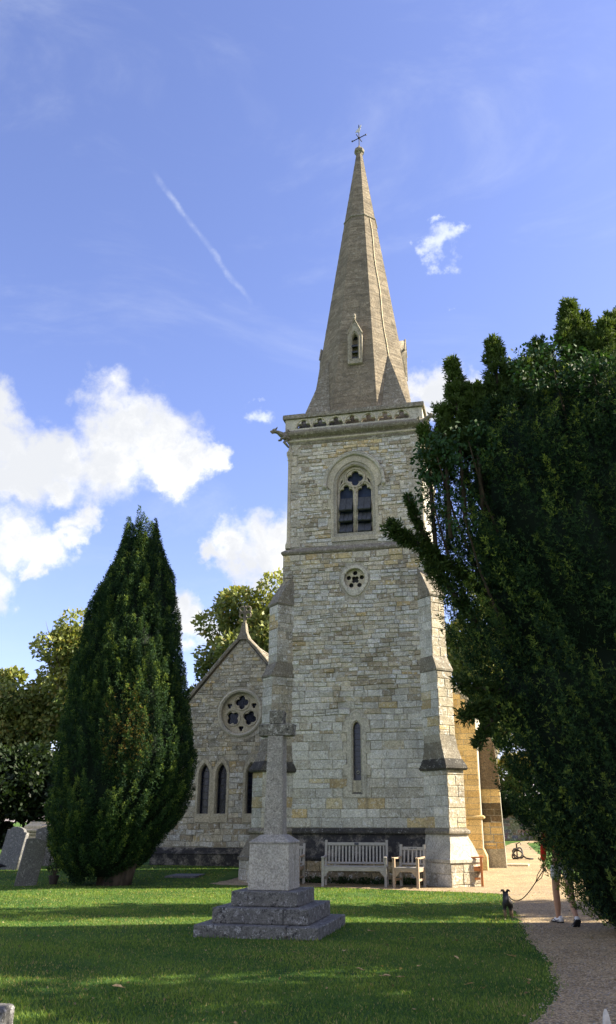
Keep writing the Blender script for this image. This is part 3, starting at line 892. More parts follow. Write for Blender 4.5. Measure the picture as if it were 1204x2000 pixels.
    outer = lft + [(u, zz) for u, zz in arch(.355, .58, 3.56, 0, 12)] + [(-u, zz) for u, zz in reversed(lft)]
    ws = plate('lancet_surround', FRONT, outer, [lancet(.135, .20, 2.08, 3.66)], .024, .05, M['dress_grey'], church, K=K)
    plate('lancet_order', FRONT, lancet(.134, .198, 2.082, 3.66), [lancet(.10, .165, 2.40, 3.66)], -.012, .06, M['dress'], church, K=K)
    mb = MB()
    tre = [p for p in foil(0, 3.78, [(0, .16, .13), (-.19, .0, .125), (.19, .0, .125), (0, 0, .12)], 60) if p[1] > 3.74]
    tre.sort(key=lambda p: -math.atan2(p[1] - 3.72, p[0]))
    mb.tube([FRONT(u, zz, .024) for u, zz in tre], .013, 5)
    mb.build('trefoil_moulding', M['dress_grey'], ws, smooth=True, K=K)
    gl = MB().box(-.12, .12, -1.87, -1.86, 2.38, 3.87); g = gl.build('lancet_glass', M['glass'], church, K=K)
    for k in range(9): MB().box(-.11, .11, -1.882, -1.871, 2.55 + .14 * k, 2.556 + .14 * k).build('lead_bar', M['lead'], g, K=K)
    mb = MB(); mb.ring((0, -1.884, 2.60), .034, .006, 14, 5); mb.build('roundel', M['dress_grey'], g, K=K)
    sl = MB(); sl.add([(-.13, -2.025, 2.085), (.13, -2.025, 2.085), (.11, -1.88, 2.41), (-.11, -1.88, 2.41), (-.13, -1.85, 2.085), (.13, -1.85, 2.085)], [(0, 1, 2, 3), (0, 4, 5, 1), (1, 5, 2), (0, 3, 4), (3, 2, 5, 4)])
    sl.build('lancet_sill', M['lichen_dark'], church, K=K)
windows()


def buttress(s):
    """diagonal buttress at a front corner, s = -1 or 1"""
    r2 = math.sqrt(.5); cx, cy = 2.0 * s, -2.0
    dx, dy = s * r2, -r2                       # outwards
    px, py = (r2, r2) if s > 0 else (r2, -r2)  # along the end face, left to right as seen from outside
    def P(L, p, z): return (cx + dx * L + px * p, cy + dy * L + py * p, z)
    def ringz(z, L, w, L0=-.5): return [P(L0, -w / 2, z), P(L, -w / 2, z), P(L, w / 2, z), P(L0, w / 2, z)]
    core = MB()
    core.loft([ringz(-.4, .83, .90), ringz(.575, .83, .90), ringz(.575, .83, .90)])
    core.loft([ringz(1.30, .63, .52), ringz(2.63, .63, .52)])
    core.loft([ringz(2.63, .43, .50), ringz(5.02, .41, .48)])
    core.loft([ringz(5.02, .29, .47), ringz(6.95, .27, .46)])
    b = core.build('buttress', M['mortar'], church, K=K)
    # sloped offsets
    w = MB()
    w.loft([ringz(.576, .865, .97), ringz(.645, .865, .97), ringz(.668, .83, .90), ringz(.98, .72, .66), ringz(1.06, .675, .60), ringz(1.165, .64, .54)])
    w.build('plinth_offset', M['dress_grey'] if s > 0 else M['lichen'], b, K=K)
    w = MB(); w.loft([ringz(1.166, .67, .60), ringz(1.19, .70, .65), ringz(1.24, .70, .65), ringz(1.302, .64, .53)])
    w.build('buttress_string', M['lichen'], b, K=K, bevel=.005)
    w = MB(); w.loft([ringz(2.60, .69, .64), ringz(2.64, .715, .68), ringz(2.70, .70, .66), ringz(2.86, .60, .55)])
    w.build('weathering', M['lichen_dark'], b, K=K)
    w = MB(); w.loft([ringz(2.862, .59, .54), ringz(3.06, .52, .51), ringz(3.075, .50, .50), ringz(3.42, .425, .49)])
    w.build('weathering', M['lichen'], b, K=K)
    w = MB(); w.loft([ringz(4.98, .45, .53), ringz(5.03, .455, .54), ringz(5.07, .43, .53), ringz(5.36, .285, .475)])
    w.build('weathering', M['lichen'], b, K=K)
    w = MB(); w.loft([ringz(6.91, .31, .52), ringz(6.96, .33, .54), ringz(7.0, .31, .52), ringz(7.50, .02, .48), ringz(7.96, -.30, .46)])
    w.build('weathering', M['lichen'], b, K=K)
    # facing stones: end face and the side that turns to the viewer
    def faces(z0, z1, L, wd, crs, ln):
        e = Frame(*P(L, 0, 0)[:2], px, py)
        pal = [(.44, .40, .31), (.40, .36, .275), (.47, .42, .32), (.36, .32, .25)] if s > 0 else PAL_GREY[:4]
        coursed(b, e, z0, z1, lambda a, c: (-wd / 2, wd / 2), crs, ln, None, lambda u, z: pick(pal, PAL_OCHRE, .06), proud=(.006, .016), gap=.008)
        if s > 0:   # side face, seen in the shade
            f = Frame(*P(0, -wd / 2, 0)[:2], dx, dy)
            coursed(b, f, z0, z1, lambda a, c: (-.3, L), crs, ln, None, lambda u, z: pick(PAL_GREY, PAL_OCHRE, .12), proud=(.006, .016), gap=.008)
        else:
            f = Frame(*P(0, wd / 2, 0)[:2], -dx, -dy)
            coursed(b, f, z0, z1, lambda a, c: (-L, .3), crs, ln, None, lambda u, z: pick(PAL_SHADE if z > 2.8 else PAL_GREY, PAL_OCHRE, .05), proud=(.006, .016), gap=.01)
    faces(-.12, .57, .83, .90, lambda z: .23, lambda z: (.3, .62))
    faces(1.305, 2.60, .63, .52, lambda z: .235, lambda z: (.24, .52))
    faces(3.42, 4.98, .42, .49, lambda z: .22, lambda z: (.22, .48))
    faces(5.36, 6.91, .28, .465, lambda z: .22, lambda z: (.2, .46))
for s in (-1, 1): buttress(s)


def spire():
    z0, z1, a0, a1 = 12.24, 24.30, 1.72, .10
    A = lambda z: a0 + (a1 - a0) * (z - z0) / (z1 - z0)
    def octo(a, z): return [(a / math.cos(pi / 8) * math.cos(pi / 8 + k * pi / 4), a / math.cos(pi / 8) * math.sin(pi / 8 + k * pi / 4), z) for k in range(8)]
    mb = MB(); r = random.Random(8); z = z0
    while z < z1 - .02:
        h = r.uniform(.10, .135); zt = min(z + h, z1); j = r.uniform(.002, .008)
        mb.loft([octo(A(z) + j, z), octo(A(zt) + j * .8, zt - .004), octo(A(zt) - .01, zt)], cap=False)
        z = zt
    sp = mb.build('spire', M['spire'], church, K=K)
    mb = MB(); mb.loft([octo(A(21.06) + q, z) for q, z in ((.0, 21.04), (.03, 21.06), (.03, 21.10), (.0, 21.14))])
    mb.build('spire_band', M['lichen'], church, K=K)
    # broaches
    for sx, sy in ((-1, -1), (1, -1), (1, 1), (-1, 1)):
        za = 15.1; zb = 12.24; n = 11; mb = MB()
        d = A(za) * math.sqrt(.5); w0 = A(zb) * math.tan(pi / 8); a0_ = A(zb)
        base = [(w0, a0_), (1.76, 1.76), (a0_, w0), (.5, .5)]
        for i in range(n):
            t0, t1 = i / n, min((i + 1) / n, .995)
            def ring(t, q):
                return [(sx * (x + (d - x) * t + (q if k < 3 else 0)), sy * (y + (d - y) * t + (q if k < 3 else 0)), zb + (za - zb) * t) for k, (x, y) in enumerate(base)]
            mb.loft([ring(t0, .014), ring(t1 - .002, .012), ring(t1, -.006)])
        mb.build('broach', M['lichen'], church, K=K)
    # lucarnes on the four main faces
    for k in range(4):
        tx, ty = ((1, 0), (0, 1), (-1, 0), (0, -1))[k]
        n = (ty, -tx); fr = Frame(n[0] * (1.50 if k == 0 else 1.40), n[1] * (1.50 if k == 0 else 1.40), tx, ty)
        luc = plate('lucarne', fr, [(-.225, 14.62), (.225, 14.62), (.225, 15.66), (0, 16.18), (-.225, 15.66)], [lancet(.10, .19, 14.80, 15.52)], 0, .55, M['lucarne'] if k == 0 else M['lichen'], church, K=K)
        mb = MB()
        mb.tube([fr(u, z, .01) for u, z in lancet(.145, .25, 14.74, 15.52, n=8)], .022, 6)
        mb.tube([fr(-.24, 15.66, .01), fr(0, 16.20, .01), fr(.24, 15.66, .01)], .03, 6)
        if k == 0: mb.lathe([(.05, 0), (.035, .05), (.055, .10), (.02, .2)], 8, fr(0, 16.22, -.02))
        mb.build('lucarne_moulding', M['lucarne'], luc, K=K)
        for q in range(3):
            zz = 14.80 + .22 * q
            lv = MB(); vs = [fr(u, z, d) for d, z in ((.0, zz), (-.14, zz + .13), (-.14, zz + .10), (.0, zz - .03)) for u in (-.1, .1)]
            lv.add(vs, [(0, 1, 3, 2), (4, 5, 7, 6), (0, 6, 7, 1), (2, 3, 5, 4), (0, 2, 4, 6), (1, 7, 5, 3)]); lv.build('louvre', M['louvre'], luc, K=K)
        bk = MB(); vs = [fr(u, z, -.22) for u, z in ((-.1, 14.8), (.1, 14.8), (.1, 15.7), (-.1, 15.7))]; bk.add(vs, [(0, 1, 2, 3)]); bk.build('lucarne_shadow_board', M['iron'], luc, K=K, fix=False)
        # solid cheeks running back to the spire
    # top collar and vane
    mb = MB(); mb.lathe([(.10, 24.24), (.13, 24.30), (.13, 24.33), (.18, 24.37), (.19, 24.46), (.17, 24.52), (.10, 24.56), (.06, 24.62), (.05, 24.66), (.02, 24.72)], 8)
    mb.build('spire_finial', M['lichen'], church, K=K)
    mb = MB(); mb.tube([(0, 0, 24.6), (0, 0, 25.72)], .018, 6)
    a = R(-20); ca, sa = math.cos(a), math.sin(a)
    mb.tube([(-.29 * ca, -.29 * sa, 25.08), (.29 * ca, .29 * sa, 25.10)], .018, 6)
    mb.tube([(.2 * sa, -.2 * ca, 25.09), (-.2 * sa, .2 * ca, 25.09)], .016, 6)
    for q in (-.29, .29): mb.ball((q * ca, q * sa, 25.09), .035, 6, 4)
    mb.ball((0, 0, 25.09), .05, 8, 5)
    v = mb.build('weather_vane', M['iron'], church, K=K)
    cock = [(-.13, 25.33), (-.06, 25.36), (-.01, 25.34), (.04, 25.38), (.05, 25.47), (.075, 25.60), (.10, 25.74), (.055, 25.68), (.02, 25.58), (-.03, 25.52), (-.07, 25.46), (-.10, 25.42)]
    plate('vane_cockerel', Frame(0, -.012, math.cos(R(15)), math.sin(R(15))), cock, [], .012, .024, M['vane'], v, K=K)
    # lightning conductor tape down the right hand diagonal face
    mb = MB(); q = math.sqrt(.5)
    pts = []
    for i in range(12):
        z = 21.0 - (21.0 - 15.05) * i / 11; a = A(z) + .02; off = .02 * math.sin(i * 1.3)
        pts.append((q * a + off, -q * a + off, z))
    mb.tube(pts, .011, 5); mb.build('lightning_conductor', M['copper'], church, K=K)
spire()


def gargoyle(sx, sy):
    mb = MB(); q = math.sqrt(.5); o = Vector((sx * 1.98, sy * 1.98, 12.0)); d = Vector((sx * q, sy * q, 0)); side = Vector((-sy * q, sx * q, 0)); up = Vector((0, 0, 1))
    P = lambda l, w, h: o + d * l + side * w + up * h
    mb.tube([P(-.1, 0, .02), P(.06, 0, .05), P(.2, 0, .10), P(.32, 0, .14), P(.41, 0, .13)], [.10, .105, .09, .06, .05], 8)      # body and neck
    mb.ball(P(.44, 0, .15), .075, 8, 6)                                                                    # head
    mb.tube([P(.46, 0, .13), P(.54, 0, .10), P(.57, 0, .11)], [.05, .04, .02], 6)                             # muzzle
    mb.tube([P(.45, 0, .09), P(.52, 0, .05)], [.03, .02], 5)                                                 # jaw
    for s in (-1, 1):
        mb.tube([P(.41, s * .05, .20), P(.38, s * .08, .27)], [.03, .008], 5)                                # ears
        mb.tube([P(.12, s * .08, .06), P(.17, s * .10, -.04), P(.24, s * .09, -.07)], [.045, .035, .03], 6)  # fore legs
        mb.tube([P(.0, s * .09, .10), P(.12, s * .15, .22), P(.04, s * .13, .24), P(-.06, s * .1, .14)], [.03, .02, .02, .02], 5)  # wings
    mb.tube([P(.0, 0, -.02), P(.1, 0, -.12), P(-.06, 0, -.26)], [.06, .05, .03], 6)
    mb.build('gargoyle', M['lichen'], church, smooth=True, K=K)
for sx, sy in ((-1, -1), (1, -1), (1, 1), (-1, 1)): gargoyle(sx, sy)


def aisle():
    """north aisle: gabled west wall behind the tower on the left"""
    Y = 2.2; c = -4.5; half = 2.55; ze = 4.10; za = 7.08
    fr = Frame(0, Y, 1, 0)
    lan = [-5.60, -5.04, -4.07, -3.51]
    holes = [lancet(.17, .36, 1.66, 2.78, u) for u in lan] + [circle(-4.51, 4.655, .64, 36)]
    wall = plate('aisle_wall', fr, [(c - half, -.3), (c + half, -.3), (c + half, ze), (c, za), (c - half, ze)], holes, 0, .40, M['mortar'], church, K=K)
    mb = MB().box(c - half, c - half + .4, Y + .41, 13, -.3, ze).box(c + half - .3, c + half, Y + .41, 13, -.3, ze).box(c - half, c + half, 13, 13.4, -.3, ze)
    mb.build('aisle_side_wall', M['dress_grey'], church, K=K)
    slope = (za - ze) / half
    def span(a, b):
        if b <= ze: return (c - half, c + half)
        h = (za - b) / slope; return (c - h, c + h) if h > .03 else (c, c)
    def blk(a, b):
        zm = (a + b) / 2; out = []
        if 1.36 < zm < 3.32:
            for u in lan:
                hw = .25 if zm < 2.80 else max(arch_half(.27, .52, 2.80, max(a, 2.8)), 0)
                if hw: out.append((u - hw, u + hw))
            if zm < 2.9: out += [((lan[0] + .2), lan[1] - .2), (lan[2] + .2, lan[3] - .2)]
        dz = 0 if a < 4.655 < b else min(abs(a - 4.655), abs(b - 4.655))
        if dz < .755: h = math.sqrt(.755 ** 2 - dz * dz); out.append((-4.51 - h, -4.51 + h))
        return out
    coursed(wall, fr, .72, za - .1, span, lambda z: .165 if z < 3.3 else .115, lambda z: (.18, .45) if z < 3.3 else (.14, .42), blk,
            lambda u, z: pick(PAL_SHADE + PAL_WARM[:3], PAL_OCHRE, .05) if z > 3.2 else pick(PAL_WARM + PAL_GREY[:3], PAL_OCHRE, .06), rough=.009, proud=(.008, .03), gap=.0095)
    # plinth
    pl = MB(); prof = [(Y + .1, -.4), (Y - .14, -.4), (Y - .14, .50), (Y - .16, .53), (Y - .14, .56), (Y - .02, .70), (Y + .1, .70)]
    pl.loft([[(x, y, z) for y, z in prof] for x in (c - half - .12, c + half)]); pl.build('aisle_plinth', M['black'], church, K=K)
    # copings along the gable with kneelers
    for s in (-1, 1):
        n = 7
        for i in range(n):
            t0, t1 = i / n, (i + 1) / n
            p0 = (c + s * half * (1 - t0) + s * .06, ze + (za - ze) * t0); p1 = (c + s * half * (1 - t1) + (s * .06 if i < n - 1 else 0), ze + (za - ze) * t1)
            g = .004
            mb = MB(); nx, nz = s * math.sin(math.atan(slope)), math.cos(math.atan(slope))
            vs = []
            for y in (Y - .08, Y + .36):
                for (x, z), e in ((p0, g), (p1, -g)):
                    for h in (-.0, .075, .115):
                        vs.append((x + nx * h, y + (.05 if h > .1 else 0) * (1 if y < Y else -1), z + nz * h + e * .5))
            mb.add(vs, [(0, 3, 4, 1), (1, 4, 5, 2), (6, 7, 10, 9), (7, 8, 11, 10), (2, 5, 11, 8), (0, 6, 9, 3), (0, 1, 7, 6), (1, 2, 8, 7), (3, 9, 10, 4), (4, 10, 11, 5)])
            mb.build('coping_stone', M['lichen'], church, K=K)
    # roof
    mb = MB()
    for s in (-1, 1):
        for i in range(24):
            t0, t1 = i / 24, (i + 1) / 24
            x0, x1 = c + s * (half + .1) * (1 - t0), c + s * (half + .1) * (1 - t1); z0, z1 = ze - .1 + (za - ze + .1) * t0, ze - .1 + (za - ze + .1) * t1
            mb.add([(x0, Y + .37, z0 + .02), (x1, Y + .37, z1), (x1, 13.3, z1), (x0, 13.3, z0 + .02)], [(0, 1, 2, 3)])
    mb.build('aisle_roof', M['lichen'], church, K=K, fix=False)
    # windows
    for u in lan:
        plate('lancet_surround', fr, [(u - .25, 1.38)] + arch(.26, .50, 2.80, u, 10) + [(u + .25, 1.38)], [lancet(.19, .385, 1.64, 2.78, u)], .028, .06, M['dress'], church, K=K)
        plate('lancet_order', fr, lancet(.189, .384, 1.642, 2.78, u), [lancet(.155, .335, 1.66, 2.78, u)], -.03, .05, M['dress'], church, K=K)
        g = MB().box(u - .18, u + .18, Y + .20, Y + .21, 1.62, 3.18).build('lancet_glass', M['glass'], church, K=K)
        for k in range(6): MB().box(u - .16, u + .16, Y + .186, Y + .197, 1.85 + k * .21, 1.862 + k * .21).build('lead_bar', M['lead'], g, K=K)
        for q in (-.06, .06): MB().box(u + q - .004, u + q + .004, Y + .1975, Y + .1995, 1.66, 3.05).build('lead_bar', M['lead'], g, K=K)
        s = MB(); s.add([(u - .21, Y - .035, 1.40), (u + .21, Y - .035, 1.40), (u + .165, Y + .16, 1.67), (u - .165, Y + .16, 1.67), (u - .21, Y + .1, 1.38), (u + .21, Y + .1, 1.38)], [(0, 1, 2, 3), (0, 4, 5, 1), (1, 5, 2), (0, 3, 4), (3, 2, 5, 4)])
        s.build('lancet_sill', M['lichen_dark'], church, K=K)
    # a plain pier fills between each pair
    for a, b in ((lan[0], lan[1]), (lan[2], lan[3])):
        MB().box(a + .248, b - .248, Y - .022, Y + .05, 1.38, 2.95).build('window_pier', M['dress'], church, K=K)
    # rose
    plate('rose_surround', fr, circle(-4.51, 4.655, .755, 44), [circle(-4.51, 4.655, .64, 40)], .035, .07, M['dress_grey'], church, bevel=.02, K=K)
    mb = MB(); mb.ring(fr(-4.51, 4.655, .03), .70, .028, 44, 6); mb.build('rose_moulding', M['dress_grey'], church, smooth=True, K=K)
    hs = []; rings = []
    for a in (90, 210, 330):
        u, z = -4.51 + .325 * math.cos(R(a)), 4.665 + .325 * math.sin(R(a)); hs.append(nfoil(u, z, 4, .118, .098, a + 0 if a == 90 else a - 90 + 12)); rings.append((u, z))
    for a in (30, 150, 270):
        u, z = -4.51 + .47 * math.cos(R(a)), 4.655 + .47 * math.sin(R(a)); hs.append(nfoil(u, z, 3, .045, .045, 30, 30))
    rf = Frame(0, Y + .12, 1, 0)
    plate('rose_tracery', rf, circle(-4.51, 4.655, .64, 40), hs, 0, .09, M['dress'], church, bevel=.012, K=K)
    mb = MB()
    for u, z in rings: mb.ring(rf(u, z, .01), .245, .018, 28, 6)
    mb.build('rose_tracery_moulding', M['dress'], church, smooth=True, K=K)
    MB().box(-5.16, -3.86, Y + .24, Y + .25, 4.0, 5.31).build('rose_glass', M['glass'], church, K=K)
    # gable cross of four rings on a saddle stone
    mb = MB()
    mb.loft([[(c - a, Y - b, z), (c + a, Y - b, z), (c + a, Y + .3 - (.12 - b), z), (c - a, Y + .3 - (.12 - b), z)] for a, b, z in ((.20, .10, 6.98), (.17, .10, 7.10), (.10, .06, 7.24), (.06, .02, 7.55))])
    mb.tube([(c, Y + .1, 7.4), (c, Y + .1, 7.78)], [.06, .05], 8)
    cc = (c, Y + .1, 7.93)
    for sx in (-1, 1):
        for sz in (-1, 1): mb.ring((cc[0] + sx * .105, cc[1], cc[2] + sz * .105), .085, .026, 18, 6)
    mb.ball(cc, .055, 8, 6)
    for dx, dz in ((1, 0), (-1, 0), (0, 1), (0, -1)): mb.ball((cc[0] + dx * .19, cc[1], cc[2] + dz * .19), .035, 6, 4)
    mb.build('gable_cross', M['lichen'], church, smooth=False, K=K)
aisle()


def nave():
    """ochre west wall and buttress showing to the right of the tower"""
    Y = 2.2; fr = Frame(0, Y, 1, 0)
    w = plate('nave_wall', fr, [(1.7, -.3), (2.80, -.3), (2.80, 4.60), (2.05, 5.42), (1.7, 5.8)], [], 0, .5, M['mortar'], church, K=K)
    MB().box(2.3, 2.80, Y + .51, 12, -.3, 4.55).build('nave_side_wall', M['dress_grey'], church, K=K)
    coursed(w, fr, .72, 1.50, lambda a, b: (2.0, 2.80), lambda z: .2, lambda z: (.25, .5), None, lambda u, z: pick(PAL_NAVE), mat='ochre', proud=(.006, .016))
    coursed(w, fr, 1.60, 5.4, lambda a, b: (2.0, 2.80 if b < 4.6 else max(2.02, 2.80 - (b - 4.6) * .92)), lambda z: .165, lambda z: (.22, .5), None, lambda u, z: pick(PAL_NAVE), mat='ochre', proud=(.006, .016))
    mb = MB()
    for s in (0,):
        mb.loft([[(x, y, z) for x, y in ((1.9, Y - q), (2.80 + q, Y - q), (2.80 + q, Y + 8), (1.9, Y + 8))] for q, z in ((.03, 1.50), (.085, 1.53), (.085, 1.575), (.02, 1.61))])
    mb.build('nave_string', M['nave_trim'], church, K=K)
    mb = MB(); mb.loft([[(x, y, z) for x, y in ((1.9, Y - q), (2.80 + q, Y - q), (2.80 + q, Y + 8), (1.9, Y + 8))] for q, z in ((.10, -.4), (.10, .52), (.06, .60), (.018, .70))])
    mb.build('nave_plinth', M['nave_trim'], church, K=K)
    mb = MB()
    for i in range(3):
        x0, x1 = 2.86 - .27 * i, 2.86 - .27 * (i + 1); z0, z1 = 4.56 + .295 * i, 4.56 + .295 * (i + 1)
        mb.add([(x, y, z + h) for y in (Y - .06, Y + .5) for x, z in ((x0, z0), (x1 + .004, z1)) for h in (0, .10)], [(0, 2, 3, 1), (4, 5, 7, 6), (1, 3, 7, 5), (0, 4, 6, 2), (0, 1, 5, 4), (2, 6, 7, 3)])
    mb.build('nave_coping', M['dress_grey'], church, K=K)
    # buttress further back
    Y2 = 3.2; f2 = Frame(0, Y2, 1, 0)
    mb = MB()
    q = lambda y, x1, z: [(2.7, y, z), (x1, y, z), (x1, Y2 + .7, z), (2.7, Y2 + .7, z)]
    mb.loft([q(Y2 - .02, 3.42, -.3), q(Y2, 3.36, 1.95)])
    b = mb.build('nave_buttress', M['mortar'], church, K=K)
    dark = [(.115, .085, .05), (.14, .10, .06), (.10, .075, .045)]
    def tn(u, z):
        if z < .62: return pick([(.13, .10, .065), (.16, .12, .07), (.11, .085, .055)])
        if 1.42 < z < 1.95: return pick(dark)
        return pick(PAL_NAVE)
    coursed(b, f2, .05, 1.42, lambda a, c: (2.72, 3.40 - a * .03), lambda z: .2, lambda z: (.25, .5), None, tn, mat='ochre', proud=(.006, .02))
    coursed(b, f2, 1.42, 2.35, lambda a, c: (2.72, 3.36), lambda z: .17, lambda z: (.22, .45), None, tn, mat='ochre', proud=(.006, .02))
    mb = MB(); mb.loft([q(Y2, 3.36, 1.95), q(Y2, 3.36, 2.36)]); mb.build('nave_buttress_upper', M['mortar'], church, K=K)
    mb = MB(); mb.loft([q(Y2 - .05, 3.40, 2.36), q(Y2 - .03, 3.38, 2.42), q(Y2 + .25, 3.26, 3.7), q(Y2 + .5, 3.0, 4.2)])
    mb.build('weathering', M['weather_brown'], b, K=K)
M['nave_trim'] = stone_mat('ochre_trim_stone', (.55, .41, .20), pale=.15, dark=.25, bump=.4)
M['weather_brown'] = stone_mat('crusted_brown_weathering', (.17, .12, .07), pale=.35, dark=.9, bump=1.0, scale=1.6, pale_col=(.36, .28, .17))
nave()

mb = MB(); z = lambda t: t
mb.tube([(1.0, -2.285, .585), (1.48, -2.285, .585), (1.56, -2.285, .57), (1.575, -2.285, .50), (1.575, -2.285, -.1)], .017, 6)
for q in (.15, .40): mb.ball((1.575, -2.285, q), .024, 6, 4)
mb.build('drain_pipe', M['iron'], church, K=K)


def emit_stones():
    STONES.sort(key=lambda s: -s[0])
    for i, (pr, part, vs, tint, mat) in enumerate(STONES[:290]):
        mb = MB(); mb.add(vs, SF, tint); mb.build('stone', M[mat], part, K=K, tint=True, fix=False)
    rest = {}
    for pr, part, vs, tint, mat in STONES[290:]:
        rest.setdefault((part.name, mat), (part, mat, MB()))[2].add(vs, SF, tint)
    for part, mat, mb in rest.values():
        tag(mb.build('stones', M[mat], part, K=K, tint=True, fix=False), kind='stuff')
emit_stones()


# ------------------------------------------------------------------ trees
def unit(v): return v / np.maximum(np.linalg.norm(v, axis=-1, keepdims=True), 1e-9)


def diamonds(Pc, A, ln, wd, rs, base=.0):
    """leaf quads: Pc (n,3) foot, A (n,3) direction, ln / wd (n,)"""
    n = len(Pc)
    rnd = rs.normal(size=(n, 3)); B = unit(np.cross(A, rnd)); Nn = np.cross(A, B)
    V = np.zeros((n, 4, 3))
    V[:, 0] = Pc; V[:, 2] = Pc + A * ln[:, None]
    m = Pc + A * (ln * .5)[:, None] + Nn * (ln * .08)[:, None]
    V[:, 1] = m + B * wd[:, None]; V[:, 3] = m - B * wd[:, None]
    return V.reshape(-1, 3), np.arange(n * 4).reshape(-1, 4)


def rep4(c): return np.repeat(c[:, None, :], 4, 1).reshape(-1, 3)


def yew_tree(name, label, prof, centre_y, depth_k, nplume, per, seed, sprig, plume_len, plume_w, trunks, corek=.80, ragged=.04, deep_in=.17, tonevar=.15, zlow=.5, inner_share=0.0, group='dark upright yews in the churchyard', cover=None, needles=1, front=True, brown=None, lean_out=.25, tops=None):
    """upright yew: prof is a list of (z, left x, right x) of its outline; crown of many upright plumes"""
    rs = np.random.default_rng(seed)
    root = thing(name, label, 'yew tree', ((prof[0][1] + prof[0][2]) / 2, centre_y, gz(centre_y)), 0, group)
    ox, oy, oz = root.location
    zs = np.array([p[0] for p in prof]); xl = np.array([p[1] for p in prof]); xr = np.array([p[2] for p in prof])
    cx = lambda z: (np.interp(z, zs, xl) + np.interp(z, zs, xr)) / 2
    rx = lambda z: (np.interp(z, zs, xr) - np.interp(z, zs, xl)) / 2
    ztop = zs[-1]
    # plume feet, spread evenly over the crown's side by rejection
    zf = []; af = []
    rmax = rx(zs).max()
    while len(zf) < nplume:
        z = rs.uniform(zs[0] - zlow, ztop - plume_len * .75); a = rs.uniform(0, 2 * pi)
        if front and math.sin(a) > .55: continue
        if rs.random() < (rx(z) + .15) / rmax * (1.6 if z < 2.2 else 1.0): zf.append(z); af.append(a)
    zf = np.array(zf); af = np.array(af)
    L = plume_len * rs.uniform(.6, 1.35, nplume)
    W = plume_w * rs.uniform(.7, 1.35, nplume)
    bump = rs.uniform(-deep_in, ragged, nplume)
    inner = rs.random(nplume) < inner_share; bump[inner] -= rs.uniform(.03, .26, inner.sum())
    tone = rs.normal(0, 1, nplume)
    Pn = []; An = []; Tn = []; Ln = []
    t = rs.random((nplume, per)) ** .85
    zz = zf[:, None] + L[:, None] * t
    zc = np.minimum(zz, ztop)
    k = .88 + .10 * np.sin(t * pi * .5) + .05 * t ** 2 + bump[:, None]
    shrink = np.where(t > .55, 1 - (t - .55) / .45 * .85, .55 + t * .8)          # plume tapers to a tip
    rad = W[:, None] * shrink
    ph = rs.uniform(0, 2 * pi, (nplume, per)); rr = rad * np.sqrt(rs.uniform(.25, 1, (nplume, per)))
    ca, sa = np.cos(af)[:, None], np.sin(af)[:, None]
    RX = rx(zc) * k; px = cx(zc) + RX * ca; py = centre_y + RX * depth_k * sa
    # plume cross-section: radial and tangential
    px = px + np.cos(ph) * rr * ca - np.sin(ph) * rr * sa; py = py + np.cos(ph) * rr * sa + np.sin(ph) * rr * ca
    P = np.stack([px, py, zz + oz * 0], -1).reshape(-1, 3)
    out = np.stack([np.cos(ph) * ca - np.sin(ph) * sa, np.cos(ph) * sa + np.sin(ph) * ca, np.zeros_like(ph)], -1).reshape(-1, 3)
    rad_dir = np.stack([ca + 0 * ph, sa + 0 * ph, 0 * ph], -1).reshape(-1, 3)
    A = unit(np.array([0, 0, 1.0]) * 1.1 + out * .6 + rad_dir * .25 + rs.normal(0, .28, P.shape))
    tn = np.repeat(tone, per); tt = t.reshape(-1)
    n = len(P)
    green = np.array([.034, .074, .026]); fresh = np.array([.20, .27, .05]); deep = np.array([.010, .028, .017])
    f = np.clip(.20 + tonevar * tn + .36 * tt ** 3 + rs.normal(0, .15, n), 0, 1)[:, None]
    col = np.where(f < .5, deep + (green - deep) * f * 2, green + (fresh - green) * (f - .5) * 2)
    if brown is not None:
        bc, br = brown
        d = np.linalg.norm((P - np.array(bc)) / np.array(br), axis=1)
        m = (d < 1) & (rs.random(n) < .30 * (1 - d)) 
        col[m] = np.array([.17, .125, .035]) * rs.uniform(.7, 1.2, (m.sum(), 1))
    # below the lowest outline nothing hangs under the ground
    keep = P[:, 2] > .05
    P, A, col = P[keep], A[keep], col[keep]; n = len(P)
    if needles == 1:
        V, Fc = diamonds(P, A, rs.uniform(.7, 1.3, n) * sprig, rs.uniform(.16, .26, n) * sprig, rs); T = rep4(col)
    else:
        Vs = []; Fs = []; Ts = []; b = 0
        for q in range(needles):
            Aq = unit(A * .8 + rs.normal(0, .62, A.shape))
            V, Fc = diamonds(P + A * (sprig * .25 * q / needles), Aq, rs.uniform(.7, 1.3, n) * sprig, rs.uniform(.11, .17, n) * sprig, rs)
            Vs.append(V); Fs.append(Fc + b); Ts.append(rep4(np.clip(col * rs.uniform(.75, 1.25, (n, 1)), 0, 1))); b += len(V)
        V = np.concatenate(Vs); Fc = np.concatenate(Fs); T = np.concatenate(Ts)
    off = np.array([ox, oy, oz]); V = V - off
    # lumpy closed inner shell; its near-black colour stands for shade between the plumes
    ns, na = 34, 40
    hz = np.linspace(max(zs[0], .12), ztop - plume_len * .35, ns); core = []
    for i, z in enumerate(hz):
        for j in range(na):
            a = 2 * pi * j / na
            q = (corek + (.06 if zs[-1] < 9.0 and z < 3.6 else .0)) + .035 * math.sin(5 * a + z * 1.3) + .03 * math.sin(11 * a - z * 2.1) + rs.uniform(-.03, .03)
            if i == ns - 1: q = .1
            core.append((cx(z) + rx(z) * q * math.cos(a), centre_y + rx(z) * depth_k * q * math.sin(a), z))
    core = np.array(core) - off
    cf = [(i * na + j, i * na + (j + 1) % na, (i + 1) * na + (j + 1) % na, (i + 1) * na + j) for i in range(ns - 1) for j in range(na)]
    b = len(V)
